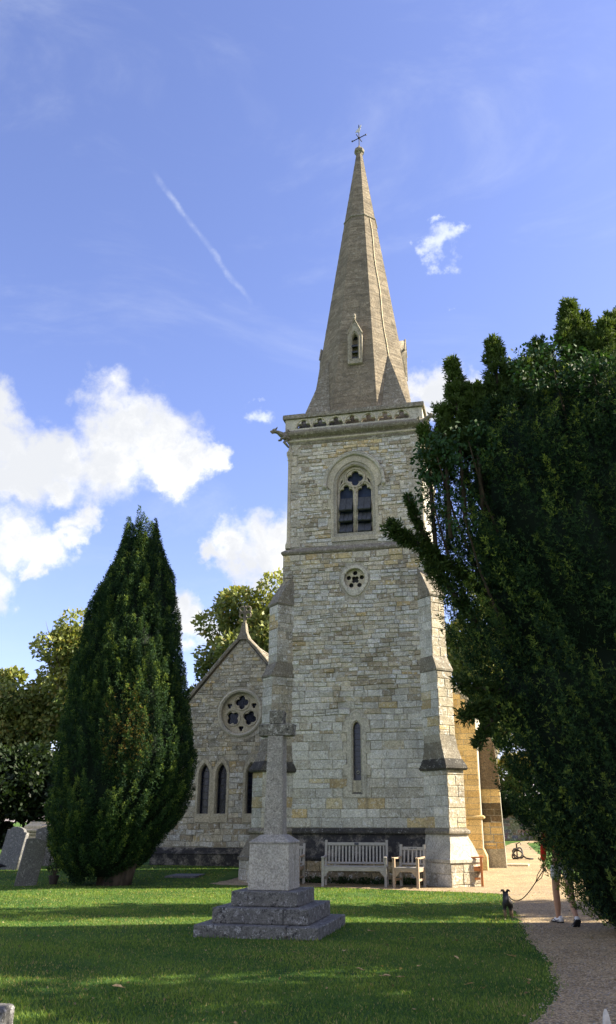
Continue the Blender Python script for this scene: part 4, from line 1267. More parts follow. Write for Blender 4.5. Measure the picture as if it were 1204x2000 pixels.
    V = np.concatenate([V, core]); Fc = np.concatenate([Fc, np.array(cf) + b]); T = np.concatenate([T, np.tile(np.array([.006, .014, .008]), (len(core), 1))])
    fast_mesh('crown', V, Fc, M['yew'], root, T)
    tb = MB()
    for pts, rad in trunks:
        tb.tube([(x - ox, y - oy, z - oz) for x, y, z in pts], rad, 12)
    tb.build('trunk', M['bark'], root, smooth=True)
    return root


LEFT_PROF = [(.20, -6.3, -5.0), (.5, -6.65, -4.55), (.9, -6.85, -4.25), (1.5, -6.98, -3.75), (2.2, -6.98, -3.48), (2.9, -6.93, -3.42), (4.1, -6.88, -3.66), (5.5, -6.78, -3.93), (7.0, -6.48, -4.18), (7.9, -6.10, -4.34),
             (8.5, -5.86, -4.66), (9.0, -5.74, -4.84), (9.4, -5.70, -4.92)]
yew_tree('yew_tree', 'tall dark cone-shaped yew with sunlit green patches, beside the gabled aisle and leaning slate', LEFT_PROF, 21.8, .95, 1150, 120, 5, .064, .80, .10,
         [([(-5.25, 21.7, -.1), (-5.1, 21.7, .3), (-5.2, 21.85, 1.2), (-5.25, 21.9, 3)], [.36, .28, .24, .2]), ([(-5.0, 21.6, -.1), (-4.85, 21.6, .4), (-4.6, 21.8, 1.3)], [.2, .16, .12]), ([(-5.5, 21.7, -.1), (-5.5, 21.75, .5), (-5.7, 21.9, 1.4)], [.16, .14, .1])],
         brown=((-4.9, 20.2, 3.6), (.8, 1.0, 1.3)), needles=2, ragged=.015, deep_in=.12)

RIGHT_PROF = [(.0, 4.0, 7.4), (.3, 3.55, 7.8), (.95, 3.18, 8.2), (1.5, 2.82, 8.5), (2.1, 2.68, 8.7), (2.9, 2.45, 9.0), (3.7, 2.22, 9.2), (4.7, 1.93, 9.4), (5.8, 1.75, 9.5), (7.0, 1.72, 9.5), (7.4, 1.95, 9.4), (7.9, 2.25, 9.2), (8.25, 2.8, 9.0), (8.6, 3.5, 8.8), (8.85, 4.1, 8.6)]


def big_yew():
    root = yew_tree('yew_tree', 'huge blackish green many-stemmed yew overhanging the gravel path', RIGHT_PROF, 12.7, .60, 2300, 82, 9, .056, 1.25, .115,
                    [([(5.9 + .4 * math.cos(a), 12.7 + .3 * math.sin(a), -.1), (5.9 + .5 * math.cos(a), 12.7 + .35 * math.sin(a), 1.0), (5.8 + 1.6 * math.cos(a), 12.7 + .8 * math.sin(a), 4.5), (5.7 + 2.6 * math.cos(a), 12.7 + 1.3 * math.sin(a), 8)], [.26, .22, .15, .07]) for a in np.linspace(0, 2 * pi, 8)[:-1]],
                    needles=3, corek=.79, inner_share=.30, deep_in=.22, tonevar=.22)
    # ragged leaders standing above the crown, and two side boughs
    rs = np.random.default_rng(31); ox, oy, oz = root.location
    leaders = [(2.22, 12.2, 7.6, 9.40, .20), (2.42, 12.5, 7.6, 9.0, .14), (2.66, 12.6, 8.0, 9.15, .13), (2.5, 12.2, 7.9, 8.9, .14), (3.45, 12.4, 8.4, 9.62, .13), (4.2, 12.2, 8.8, 10.15, .15), (4.95, 12.2, 9.0, 10.2, .15), (5.35, 12.6, 9.0, 10.75, .17), (2.95, 12.3, 8.4, 9.85, .26), (3.25, 12.8, 8.6, 9.5, .2), (3.62, 12.4, 8.6, 9.9, .24), (4.0, 12.7, 8.8, 9.95, .26), (3.85, 12.1, 8.6, 9.6, .22), (4.42, 12.4, 8.8, 10.75, .34), (4.75, 12.6, 9.0, 10.55, .30),
               (5.15, 12.3, 8.9, 10.35, .22), (5.5, 12.5, 8.9, 10.6, .28), (6.0, 12.6, 8.8, 10.9, .34), (6.6, 12.5, 8.8, 10.6, .3), (1.75, 12.4, 7.1, 8.1, .18), (1.95, 12.1, 7.3, 8.55, .17), (2.05, 13.0, 7.4, 8.3, .18), (7.3, 12.6, 8.7, 10.4, .3), (4.6, 12.0, 8.6, 9.9, .3), (5.3, 12.9, 8.7, 10.1, .3),
               (2.5, 12.1, 7.6, 8.9, .24), (3.3, 12.1, 8.2, 9.3, .26), (3.0, 12.8, 8.2, 9.2, .26), (5.0, 12.1, 8.5, 9.8, .3)]
    P = []; A = []; C = []
    stems = MB()
    for x, y, z0, z1, w in leaders:
        z0 -= .45; z1 -= .50; h = z1 - z0; w *= .66
        nt = int(130 * h * (w / .2)); per = 14; n = nt * per
        lean = rs.normal(0, .10, 2)
        tt = rs.random(nt) ** .9
        lim = np.where(tt > .5, 1 - ((tt - .5) / .5) ** 1.1 * .93, .9) * rs.uniform(.35, 1.15, nt)
        ta = rs.uniform(0, 2 * pi, nt)
        t = np.repeat(tt, per); a = np.repeat(ta, per); r = np.repeat(w * lim, per)
        p = np.stack([x + lean[0] * t + np.sin(t * 9 + x) * .03 + np.cos(a) * r, y + lean[1] * t + np.sin(a) * r, z0 + h * t], 1)
        g = rs.random(n)[:, None] * .12                     # each tuft is a short upturned spray
        od = unit(np.stack([np.cos(a) * .7, np.sin(a) * .7, np.full(n, .9)], 1))
        p = p + od * g + rs.normal(0, .022, (n, 3))
        P.append(p); A.append(unit(od + rs.normal(0, .3, (n, 3))))
        f = np.clip(.18 + .5 * t + 2.0 * g[:, 0] + rs.normal(0, .12, n), 0, 1)[:, None]
        C.append(np.array([.016, .036, .015]) * (1 - f) + np.array([.085, .135, .034]) * f)
        stems.tube([(x - ox, y - oy, z0 - 1.2 - oz), (x + lean[0] * .5 - ox, y - oy, z0 + (z1 - z0) * .5 - oz), (x + lean[0] - ox, y + lean[1] - oy, z1 - .1 - oz)], [.04, .025, .008], 5)
    # boughs reaching left over the tower and the path
    for pts, w, dens in (([(2.4, 12.5, 5.0), (1.75, 12.4, 5.45), (1.35, 12.35, 5.7), (1.0, 12.3, 5.85)], .135, 1.5), ([(1.7, 12.4, 5.5), (1.45, 12.35, 6.05), (1.32, 12.3, 6.45)], .085, 1.3), ([(1.25, 12.35, 5.7), (1.02, 12.3, 6.0)], .13, 1.2), ([(2.3, 12.4, 4.4), (1.8, 12.4, 5.1), (1.6, 12.4, 5.5)], .22, .8),
                         ([(2.8, 12.3, 3.1), (2.3, 12.3, 3.05), (1.98, 12.25, 2.92)], .17, 1.1), ([(2.6, 12.3, 3.3), (2.2, 12.3, 3.35), (1.95, 12.3, 3.42)], .15, .9), ([(2.55, 12.3, 3.0), (2.3, 12.25, 2.72), (2.18, 12.2, 2.5)], .10, 1.1)):
        pts = np.array(pts); n = int(900 * dens * np.linalg.norm(np.diff(pts, axis=0), axis=1).sum() * (w / .2))
        t = rs.random(n) * (len(pts) - 1); i = np.minimum(t.astype(int), len(pts) - 2); q = (t - i)[:, None]
        c = pts[i] * (1 - q) + pts[i + 1] * q; d = rs.normal(0, 1, (n, 3)); d = unit(d)
        clump = (.6 + .4 * np.sin(t * 11 + 1))[:, None]
        P.append(c + d * (w * clump * np.cbrt(rs.random(n))[:, None])); A.append(unit(d + np.array([-.4, 0, .25]) + rs.normal(0, .3, (n, 3))))
        f = np.clip(rs.normal(.45, .25, n), 0, 1)[:, None]; C.append(np.array([.020, .045, .017]) * (1 - f) + np.array([.075, .115, .03]) * f)
        stems.tube([(x - ox, y - oy, z - oz) for x, y, z in pts], [.045 - .012 * k for k in range(len(pts))], 6)
    P = np.concatenate(P); A = np.concatenate(A); C = np.concatenate(C); n = len(P); Vs = []; Fs = []; Ts = []; b = 0
    for k in range(3):
        V, Fc = diamonds(P, unit(A + rs.normal(0, .6, A.shape)), rs.uniform(.06, .11, n), rs.uniform(.009, .014, n), rs); Vs.append(V); Fs.append(Fc + b); Ts.append(rep4(C)); b += len(V)
    fast_mesh('leader_foliage', np.concatenate(Vs) - np.array([ox, oy, oz]), np.concatenate(Fs), M['yew'], root, np.concatenate(Ts))
    tag(stems.build('branches', M['bark'], root, smooth=True), kind='stuff')
big_yew()


def ivy():
    root = thing('ivy', 'broad-leaved ivy climbing out through the crown of the huge yew', 'ivy', (5.6, 12.0, 0))
    rs = np.random.default_rng(77); ox, oy, oz = root.location
    P = []; stems = MB()
    for c, r, n in (((1.75, 11.75, 6.9), (.42, .35, .45), 330), ((1.62, 11.9, 6.35), (.25, .3, .35), 150), ((2.2, 11.4, 7.0), (.5, .3, .4), 200), ((3.5, 10.95, 8.1), (.75, .3, .45), 520), ((4.1, 10.9, 7.9), (.5, .3, .35), 240), ((2.05, 11.5, 5.9), (.3, .3, .5), 120)):
        d = unit(rs.normal(size=(n, 3))) * np.cbrt(rs.uniform(.3, 1, n))[:, None]
        P.append(np.array(c) + d * np.array(r))
        stems.tube([(c[0] - ox + .9, c[1] - oy + 1.0, c[2] - 2.2), (c[0] - ox + .3, c[1] - oy + .5, c[2] - .8), (c[0] - ox, c[1] - oy, c[2])], [.03, .02, .008], 5)
    P = np.concatenate(P); n = len(P)
    A = unit(rs.normal(0, .5, (n, 3)) + np.array([-.2, -.5, -.55]))
    f = np.clip(rs.normal(.5, .25, n), 0, 1)[:, None]
    col = np.array([.012, .038, .014]) * (1 - f) + np.array([.034, .085, .022]) * f
    V, Fc = diamonds(P, A, rs.uniform(.07, .12, n), rs.uniform(.018, .030, n), rs)
    fast_mesh('foliage', V - np.array([ox, oy, oz]), Fc, M['ivy'], root, rep4(col))
    stems.build('stem', M['bark'], root)
ivy()


def broadleaf(name, label, cat, base, top, crown, nleaf, seed, cols, leaf=.2, group=None, trunk_r=.3, clumps=26, bare=0, flat=1.0):
    """crown: (cx, cy, cz, rx, ry, rz); leaves gathered on clumps round the limbs so that sky shows between"""
    root = thing(name, label, cat, base, 0, group)
    rs = np.random.default_rng(seed); b0 = np.array(base)
    cx, cy, cz, rx, ry, rz = crown
    tr = MB(); tops = []
    t0 = Vector((0, 0, 0)); fork = Vector((cx - base[0], cy - base[1], cz - rz * .55 - base[2])) if cz - rz > base[2] else Vector((0, 0, (cz - base[2]) * .35))
    tr.tube([t0 - Vector((0, 0, .3)), t0.lerp(fork, .5) + Vector((.1, .05, 0)), fork], [trunk_r * 1.2, trunk_r * .85, trunk_r * .6], 9)
    cl = []
    for i in range(clumps):
        d = unit(rs.normal(size=3)); q = rs.uniform(.35, .95)
        c = np.array([cx, cy, cz]) + d * np.array([rx, ry, rz]) * q
        cl.append(c)
        e = Vector(c - b0); mid = fork.lerp(e, .5) + Vector((rs.normal(0, .15 * rx * .3), rs.normal(0, .15), rs.uniform(.0, .12) * rz))
        tr.tube([fork, mid, e], [trunk_r * .35, trunk_r * .18, trunk_r * .05], 5)
        for _ in range(2):
            tw = e + Vector(rs.normal(0, .28, 3) * rx * .5); tr.tube([mid.lerp(e, .6), tw], [trunk_r * .08, trunk_r * .02], 4)
    for i in range(bare):
        d = unit(rs.normal(size=3) * np.array([1, .5, .3]) + np.array([0, 0, 1.1])); e = np.array([cx, cy, cz]) + d * np.array([rx, ry, rz]) * 1.18
        e = Vector(e - b0); s = Vector(np.array([cx, cy, cz]) + d * np.array([rx, ry, rz]) * .6 - b0)
        tr.tube([s, s.lerp(e, .5) + Vector((rs.normal(0, .2), 0, 0)), e], [.05, .03, .012], 4)
        for _ in range(4):
            q = s.lerp(e, rs.uniform(.35, .9)); tr.tube([q, q + Vector(rs.normal(0, .45, 3)) + Vector((0, 0, .4))], [.022, .008], 4)
    cl = np.array(cl); w = rs.uniform(.5, 1.4, clumps); w /= w.sum()
    idx = rs.choice(clumps, nleaf, p=w)
    cr = rs.uniform(.20, .36, clumps) * (rx * ry * rz) ** (1 / 3)
    d = unit(rs.normal(size=(nleaf, 3))) * np.cbrt(rs.uniform(.15, 1, nleaf))[:, None]
    P = cl[idx] + d * cr[idx][:, None] * np.array([1.1, 1.1, .8]) * np.array([1, 1, flat])
    P[:, 2] = np.maximum(P[:, 2], base[2] + .1)
    A = unit(d * .7 + rs.normal(0, .7, (nleaf, 3)) + np.array([0, 0, -.15]))
    tone = rs.normal(0, .22, clumps)
    f = np.clip(.45 + tone[idx] + .25 * d[:, 2] + .25 * (P[:, 2] - cz) / rz + rs.normal(0, .18, nleaf), 0, 1)[:, None]  # top light put into the leaf colour: paler up each clump and crown
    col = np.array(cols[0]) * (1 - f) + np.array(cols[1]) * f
    if len(cols) > 2:
        m = rs.random(nleaf) < .07; col[m] = np.array(cols[2])
    V, Fc = diamonds(P, A, rs.uniform(.7, 1.35, nleaf) * leaf, rs.uniform(.25, .4, nleaf) * leaf, rs)
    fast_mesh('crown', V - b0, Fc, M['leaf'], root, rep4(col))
    tr.build('trunk', M['bark_grey'], root, smooth=True)
    return root


G1 = [(.055, .098, .026), (.27, .30, .09), (.27, .23, .07)]
G2 = [(.09, .11, .03), (.33, .30, .10), (.34, .26, .10)]
G3 = [(.008, .018, .008), (.022, .042, .015)]  # greens lowered to near black, shade put into the leaf colour
TG = 'trees rising behind the church and churchyard'
broadleaf('broadleaf_tree', 'yellowing tree with bare twigs on top, behind the left yew', 'tree', (-13.4, 45, .3), 0, (-13.2, 45, 7.9, 2.9, 2.6, 4.4), 24000, 41, G1, .26, TG, .3, 60, bare=9)
broadleaf('broadleaf_tree', 'round green tree at the left edge of the churchyard, behind the big gravestone', 'tree', (-17.6, 46, .3), 0, (-17.4, 46, 6.0, 3.2, 2.6, 3.6), 22000, 42, G1, .26, TG, .3, 52)
broadleaf('broadleaf_tree', 'pale yellow-green tree farthest to the left behind the round green tree', 'tree', (-22.5, 54, .3), 0, (-22.0, 54, 7.0, 4.4, 3, 4.8), 20000, 43, G2, .28, TG, .3, 24)
broadleaf('broadleaf_tree', 'wide leafy green tree rising behind the aisle gable and its ring cross', 'tree', (-3.6, 46, .3), 0, (-3.3, 46, 9.9, 4.5, 3, 4.9), 34000, 44, G1, .28, TG, .4, 64)
broadleaf('broadleaf_tree', 'low dark green tree just left of the gable, beside the cone-shaped yew', 'tree', (-8.6, 47, .3), 0, (-7.6, 47, 6.2, 2.6, 2.4, 3.4), 13000, 45, G1, .26, TG, .3, 24)
broadleaf('broadleaf_tree', 'leafy green tree showing between the tower and the huge yew', 'tree', (8.2, 47, .3), 0, (9.6, 47, 9.4, 3.4, 3, 4.8), 20000, 46, G1, .26, TG, .35, 56)
broadleaf('broadleaf_tree', 'pale sunlit bushy tree beyond the far end of the path wall', 'tree', (13.2, 62, .3), 0, (13.0, 62, 4.0, 2.6, 2.2, 3.4), 12000, 47, G2, .28, TG, .25, 22)
# evergreen undergrowth under the left trees, its shade put into the leaf colour
for i, (x, y, rx, rz, lab) in enumerate(((-15.5, 40, 2.6, 2.6, 'dark laurel thicket behind the pale tomb'), (-19.5, 40, 2.8, 2.8, 'dark laurel thicket at the left edge behind the big leaning gravestone'), (-11.8, 41, 2.6, 2.4, 'dark laurel thicket half hidden by the cone-shaped yew'))):
    broadleaf('laurel_bush', lab, 'bush', (x, y, .28), 0, (x, y, 2.6, rx * 1.15, 1.6, rz * 1.15), 18000, 60 + i, G3, .24, 'dark evergreen thickets', .12, 60)


# trees to the right of the view that shade the lawn
broadleaf('broadleaf_tree', 'tall leafy tree beyond the right edge of the lawn, nearest the camera', 'tree', (10.6, 5.6, 0), 0, (10.6, 5.8, 7.6, 3.3, 2.6, 4.4), 5200, 51, G1, .26, TG, .35, 40)
broadleaf('broadleaf_tree', 'tall leafy tree beyond the right edge of the lawn, behind the huge yew', 'tree', (13.5, 9.6, 0), 0, (13.5, 9.7, 8.0, 3.4, 2.6, 4.6), 9500, 52, G1, .26, TG, .35, 40)


broadleaf('broadleaf_tree', 'slender leafy tree beyond the right edge of the lawn, close behind the huge yew', 'tree', (9.9, 17.1, 0), 0, (9.9, 17.1, 8.4, 2.0, 1.0, 3.8), 5200, 54, G1, .24, TG, .22, 34)
broadleaf('broadleaf_tree', 'tall leafy tree beyond the right edge of the lawn, level with the garden bench', 'tree', (17.5, 17.4, 0), 0, (17.5, 17.5, 9.2, 3.6, 1.5, 3.4), 6500, 53, G1, .26, TG, .35, 40)


# ------------------------------------------------------------------ boundary wall
def stone_wall():
    root = thing('boundary_wall', 'low rubble stone wall in shade at the far end of the path', 'wall', (11.5, 52, .3))
    r = random.Random(14)
    MB().box(-3.5, 6, .02, .4, -.2, 1.9).build('wall_core', M['mortar'], root)
    fr = Frame(0, 0, 1, 0); z = 0; rest = MB()
    while z < 1.9:
        h = r.uniform(.12, .2); u = -3.5
        while u < 5.9:
            l = r.uniform(.2, .55); d = r.uniform(0, .03)
            rest.add([fr(a, b, e) for e in (-.02, d) for a, b in ((u + .01, z + .01), (u + l - .01, z + .01), (u + l - .01, z + h - .01), (u + .01, z + h - .01))],
                     [(4, 5, 6, 7), (0, 1, 5, 4), (1, 2, 6, 5), (2, 3, 7, 6), (3, 0, 4, 7)], tuple(c * r.uniform(.5, .9) for c in r.choice(PAL_SHADE)))
            u += l
        z += h
    tag(rest.build('stones', M['stone'], root, tint=True, fix=False), kind='stuff')
    broadleaf('ivy_hedge', 'dark ivy hanging over the top of the far wall', 'hedge', (11.8, 51.8, .3), 0, (12.2, 51.9, 2.2, 3.4, .5, .7), 6000, 65, G3, .2, None, .05, 26)
stone_wall()


# ------------------------------------------------------------------ memorial cross
def memorial():
    root = thing('memorial_cross', 'stone memorial cross on a pale block with three lichened steps, on the lawn', 'memorial', (-.78, 13.0, 0), R(-13))
    r = random.Random(6)
    def slab(name, hw, z0, z1, mat, bev=.012, seams=()):
        mb = MB(); n = 10
        ring = lambda q, z: [(-q, -q, z), (q, -q, z), (q, q, z), (-q, q, z)]
        mb.loft([ring(hw, z0), ring(hw, z1)]); return mb.build(name, mat, root, bevel=bev)
    # each step is made of a few blocks butted together
    for hw, z0, z1 in ((.88, -.12, .155), (.69, .156, .355), (.49, .356, .55)):
        cuts = [-hw, hw * r.uniform(.3, .55), hw] if hw > .6 else [-hw, hw]
        for a, b in zip(cuts, cuts[1:]):
            mb = MB(); g = .002
            mb.loft([[(x, y, z) for x, y in ((a + g, -hw), (b - g, -hw + r.uniform(0, .006)), (b - g, hw), (a + g, hw))] for z in (z0, z1 + r.uniform(-.003, .0))])
            o = mb.build('step', M['step'], root, bevel=.016)
    mb = MB(); ring = lambda q, z: [(-q, -q, z), (q, -q, z), (q, q, z), (-q, q, z)]
    mb.loft([ring(.305, .551), ring(.298, 1.165)]); mb.build('plinth_block', M['plinth'], root, bevel=.008)
    mb = MB(); mb.loft([ring(.308, 1.166), ring(.306, 1.19), ring(.17, 1.285)]); mb.build('plinth_cap', M['cross'], root, bevel=.006)
    def oct_(w, d, c, z): return [(-w + c, -d, z), (w - c, -d, z), (w, -d + c, z), (w, d - c, z), (w - c, d, z), (-w + c, d, z), (-w, d - c, z), (-w, -d + c, z)]
    mb = MB(); mb.loft([oct_(.148, .128, .0151, 1.28), oct_(.146, .126, .015, 1.30), oct_(.124, .108, .014, 2.70)]); mb.build('shaft', M['cross'], root, bevel=.004)
    mb = MB()
    def rough_box(x0, x1, y0, y1, z0, z1):
        j = lambda: r.uniform(-.006, .006)
        vs = [(x + j(), y + j(), z + j()) for z in (z0, z1) for x, y in ((x0, y0), (x1, y0), (x1, y1), (x0, y1))]
        mb.add(vs, [(3, 2, 1, 0), (4, 5, 6, 7), (0, 1, 5, 4), (1, 2, 6, 5), (2, 3, 7, 6), (3, 0, 4, 7)])
    rough_box(-.272, .272, -.112, .11, 2.702, 2.885); o = mb.build('cross_arm', M['cross_head'], root, bevel=.014)
    mb = MB(); rough_box(-.112, .112, -.10, .10, 2.886, 3.09); mb.build('cross_top', M['cross_head'], root, bevel=.014)
memorial()


# ------------------------------------------------------------------ garden seats
def seat(name, label, cat, loc, rz, width, nslat, wood, group=None, plaque=False, h_back=.98, front_wood=None):
    root = thing(name, label, cat, loc, rz, group); w = width / 2; fw = front_wood or wood
    def part(nm, x0, x1, y0, y1, z0, z1, m=wood, bev=.006, rot=None):
        mb = MB(); mb.box(x0, x1, y0, y1, z0, z1, rot); return mb.build(nm, m, root, bevel=bev)
    lean = Matrix.Translation((0, .24, .42)) @ Matrix.Rotation(R(-9), 4, 'X') @ Matrix.Translation((0, -.24, -.42))
    for s in (-1, 1):
        x = s * (w - .03)
        part('leg', x - .03, x + .03, -.30, -.24, 0, .63, fw)
        mb = MB(); mb.loft([[(x + a, y + b, z) for a, b in ((-.03, -.03), (.03, -.03), (.03, .03), (-.03, .03))] for y, z in ((.27, 0), (.24, .42), (.24 + .09 * (h_back + .05 - .42) / .57, h_back + .05))])
        mb.build('leg', wood, root, bevel=.006)
        mb = MB(); mb.loft([[(x - .035, y, z - t), (x + .035, y, z - t), (x + .035, y, z), (x - .035, y, z)] for y, z, t in ((-.34, .655, .025), (-.30, .665, .034), (-.1, .655, .034), (.1, .66, .034), (.235, .68, .034))])
        mb.build('armrest', fw, root, bevel=.006)
        part('side_rail', x - .018, x + .018, -.235, .215, .345, .415, fw)
        part('stretcher', x - .015, x + .015, -.235, .23, .15, .20, fw)
        mb = MB(); sx = -s
        mb.add([(x + sx * a, y, z) for y in (-.285, -.265) for a, z in ((.03, .345), (.15, .345), (.03, .22))], [(0, 1, 2), (3, 5, 4), (0, 3, 4, 1), (1, 4, 5, 2), (2, 5, 3, 0)])
        mb.build('brace', fw, root)
    part('front_rail', -w + .061, w - .061, -.29, -.255, .345, .425, fw)
    part('back_rail', -w + .061, w - .061, .225, .255, .36, .42)
    for k in range(5):
        y = -.285 + k * .103; dz = -.012 * math.sin(k / 4 * pi)
        part('seat_slat', -w + .005, w - .005, y, y + .09, .427 + dz, .447 + dz, bev=.004)
    part('top_rail', -w + .061, w - .061, .222, .262, h_back - .07, h_back, rot=lean)
    part('lower_back_rail', -w + .061, w - .061, .222, .262, .52 - .04, .52, rot=lean)
    inner = width - .13
    for k in range(nslat):
        x = -inner / 2 + inner * (k + .5) / nslat
        part('back_slat', x - .021, x + .021, .235, .25, .521, h_back - .071, bev=.003, rot=lean)
    if plaque: part('plaque', -.05, .06, .2165, .2215, h_back - .062, h_back - .008, M['plaque'], .001, lean)
    return root


seat('garden_bench', 'long silvered slatted bench with a small dark plaque, against the tower plinth', 'bench', (.67, 21.28, 0), R(-8), 1.56, 17, M['teak'], 'slatted wooden seats round the tower', True, .97)
ch1 = seat('garden_chair', 'wooden slatted armchair beside the long bench, below the black drain pipe', 'armchair', (1.93, 20.83, 0), R(-23), .64, 5, M['teak'], 'slatted wooden seats round the tower', False, .88, M['teak_new'])
# carving on the chair's top rail: a row of worn letters that cannot be read any more
mb = MB()
lean = Matrix.Translation((0, .24, .42)) @ Matrix.Rotation(R(-9), 4, 'X') @ Matrix.Translation((0, -.24, -.42))
for k in range(6):
    x = -.10 + k * .036
    mb.box(x, x + .012 + .008 * (k % 3), .2195, .2212, .835, .862, lean)
mb.build('carved_mark', M['plaque'], ch1)


def copy_thing(src, label, loc, rz, mat=None):
    c = src.copy(); COL.objects.link(c); c.location = loc; c.rotation_euler = (0, 0, rz); c['label'] = label
    for ch in list(src.children):
        if ch.name.startswith('carved'): continue
        d = ch.copy(); d.parent = c
        if mat is not None:
            d.data = d.data.copy(); d.data.materials[0] = mat
        COL.objects.link(d)
    return c
copy_thing(ch1, 'slatted wooden armchair half hidden behind the memorial, left of the long bench', (-.93, 21.75, .0), R(-12.4))
copy_thing(ch1, 'orange oiled wooden armchair in the sun, tucked behind the right tower buttress', (3.47, 21.45, 0), R(80), M['teak_orange'])


# ------------------------------------------------------------------ graves
def headstone(name, label, loc, rz, tilt, w, h, t, shape, mat, lean=0.0, group='old gravestones by the left yew'):
    root = thing(name, label, 'gravestone', loc, rz, group)
    if shape == 'shoulder': top = [(w / 2, h * .9), (w * .40, h * .905)] + [(w * .36 * math.cos(a), h * .90 + h * .10 * math.sin(a)) for a in np.linspace(0, pi, 12)] + [(-w * .40, h * .905), (-w / 2, h * .9)]
    elif shape == 'flat': top = [(w / 2, h * .955), (w * .2, h * .985), (0, h), (-w * .2, h * .985), (-w / 2, h * .955)]
    else: top = [(w / 2, h * .93)] + [(w * .5 * math.cos(a), h * .90 + h * .10 * math.sin(a)) for a in np.linspace(.25, pi - .25, 12)] + [(-w / 2, h * .93)]
    o = plate('stone_slab', Frame(0, 0, 1, 0), [(-w / 2, -.3), (w / 2, -.3)] + top, [], t / 2, t, mat, root, bevel=.01)
    o.rotation_euler = (R(tilt), R(lean), 0)
    return root


headstone('gravestone', 'grey ribbed gravestone tilted to the right, in front of the pale tomb', (-7.28, 21.4, .0), R(28), -8, .50, 1.08, .12, 'flat', M['slate_grave'], lean=10)
headstone('gravestone', 'big lichened shouldered gravestone leaning at the left edge, crow at its foot', (-9.50, 26.2, .10), R(-22), -7, .74, 1.20, .14, 'shoulder', M['grave'], lean=7)
headstone('gravestone', 'small rounded gravestone top just behind the big lichened gravestone', (-11.3, 28.6, .15), R(12), 2, .62, 1.36, .12, 'round', M['grave'])
headstone('gravestone', 'rough speckled gravestone half hidden by the cone-shaped yew', (-8.95, 27.6, .135), R(-4), 0, .55, 1.12, .14, 'flat', M['step'])


def tomb():
    root = thing('pedestal_tomb', 'pale moulded stone pedestal tomb in the sun, behind the tilted ribbed gravestone', 'tomb', (-9.75, 29.6, .10), R(-25)); root.scale = (.9, .9, .88)
    sq = lambda a, z: [(-a, -a, z), (a, -a, z), (a, a, z), (-a, a, z)]
    MB().loft([sq(.52, -.2), sq(.52, .12), sq(.46, .18)]).build('base', M['tomb'], root, bevel=.01)
    MB().loft([sq(.40, .181), sq(.40, 1.0)]).build('body', M['tomb'], root, bevel=.01)
    MB().loft([sq(.41, 1.001), sq(.46, 1.05), sq(.46, 1.09), sq(.54, 1.15), sq(.56, 1.20), sq(.52, 1.24)]).build('cornice', M['tomb'], root, bevel=.006)
    MB().loft([sq(.44, 1.241), sq(.44, 1.34), sq(.32, 1.44), sq(.30, 1.50)]).build('cap', M['tomb'], root, bevel=.008)
tomb()
t = thing('ledger_stone', 'flat grey ledger stone let into the grass before the aisle wall', 'grave slab', (-3.85, 24.0, gz(24.0)), R(-6))
MB().box(-.42, .42, -.55, .55, -.05, .035).build('slab', M['grave'], t, bevel=.012)
t = thing('kerb_stone', 'pale stone block on the far grass behind the gravestones', 'stone block', (-13.6, 38.5, gz(38.5)), R(-10))
MB().box(-.5, .5, -.3, .3, -.05, .40).build('block', M['tomb'], t, bevel=.02)
t = thing('stone_block', 'corner of a squared lichened stone block at the bottom left of the lawn', 'stone block', (-2.62, 6.75, 0), R(-12))
MB().loft([[(-.28, -.2, z), (.28 - q, -.2 + q, z), (.28 - q, .2, z), (-.28, .2, z)] for q, z in ((0, -.1), (0, .20), (.02, .225))]).build('block', M['step'], t, bevel=.012)
t = thing('marker_stake', 'pale weathered stake with a rounded tip at the bottom right of the path', 'stake', (2.10, 7.05, 0), R(15))
MB().loft([[(-a, -b, z), (a, -b, z), (a, b, z), (-a, b, z)] for a, b, z in ((.032, .02, -.1), (.028, .018, .06), (.020, .014, .12), (.008, .006, .16))]).build('post', M['stake'], t, bevel=.004)


def potted_rose():
    root = thing('potted_plant', 'dark pot with a twiggy rose shrub beside the ribbed gravestone', 'plant', (-6.72, 21.75, .01))
    MB().lathe([(.09, 0), (.12, .16), (.13, .165), (.13, .20), (.105, .20), (.10, .17), (.02, .17)], 14).build('pot', M['pot'], root, smooth=False)
    rs = np.random.default_rng(3); st = MB(); P = []; A = []
    for i in range(15):
        a = rs.uniform(0, 2 * pi); q = rs.uniform(.05, .24); h = rs.uniform(.35, .62)
        e = (q * math.cos(a), q * math.sin(a), h)
        st.tube([(0, 0, .16), (e[0] * .4, e[1] * .4, h * .6), e], [.009, .006, .003], 5)
        for k in range(9):
            t_ = rs.uniform(.45, 1); P.append((e[0] * t_, e[1] * t_, .16 + (h - .16) * t_)); A.append(rs.normal(0, .6, 3) + np.array([math.cos(a) * .5, math.sin(a) * .5, .2]))
    st.build('stem', M['bark'], root)
    n = len(P); V, Fc = diamonds(np.array(P), unit(np.array(A)), rs.uniform(.05, .08, n), rs.uniform(.016, .026, n), rs)
    fast_mesh('foliage', V, Fc, M['leaf'], root, rep4(np.tile(np.array([.03, .06, .02]), (n, 1))))
potted_rose()


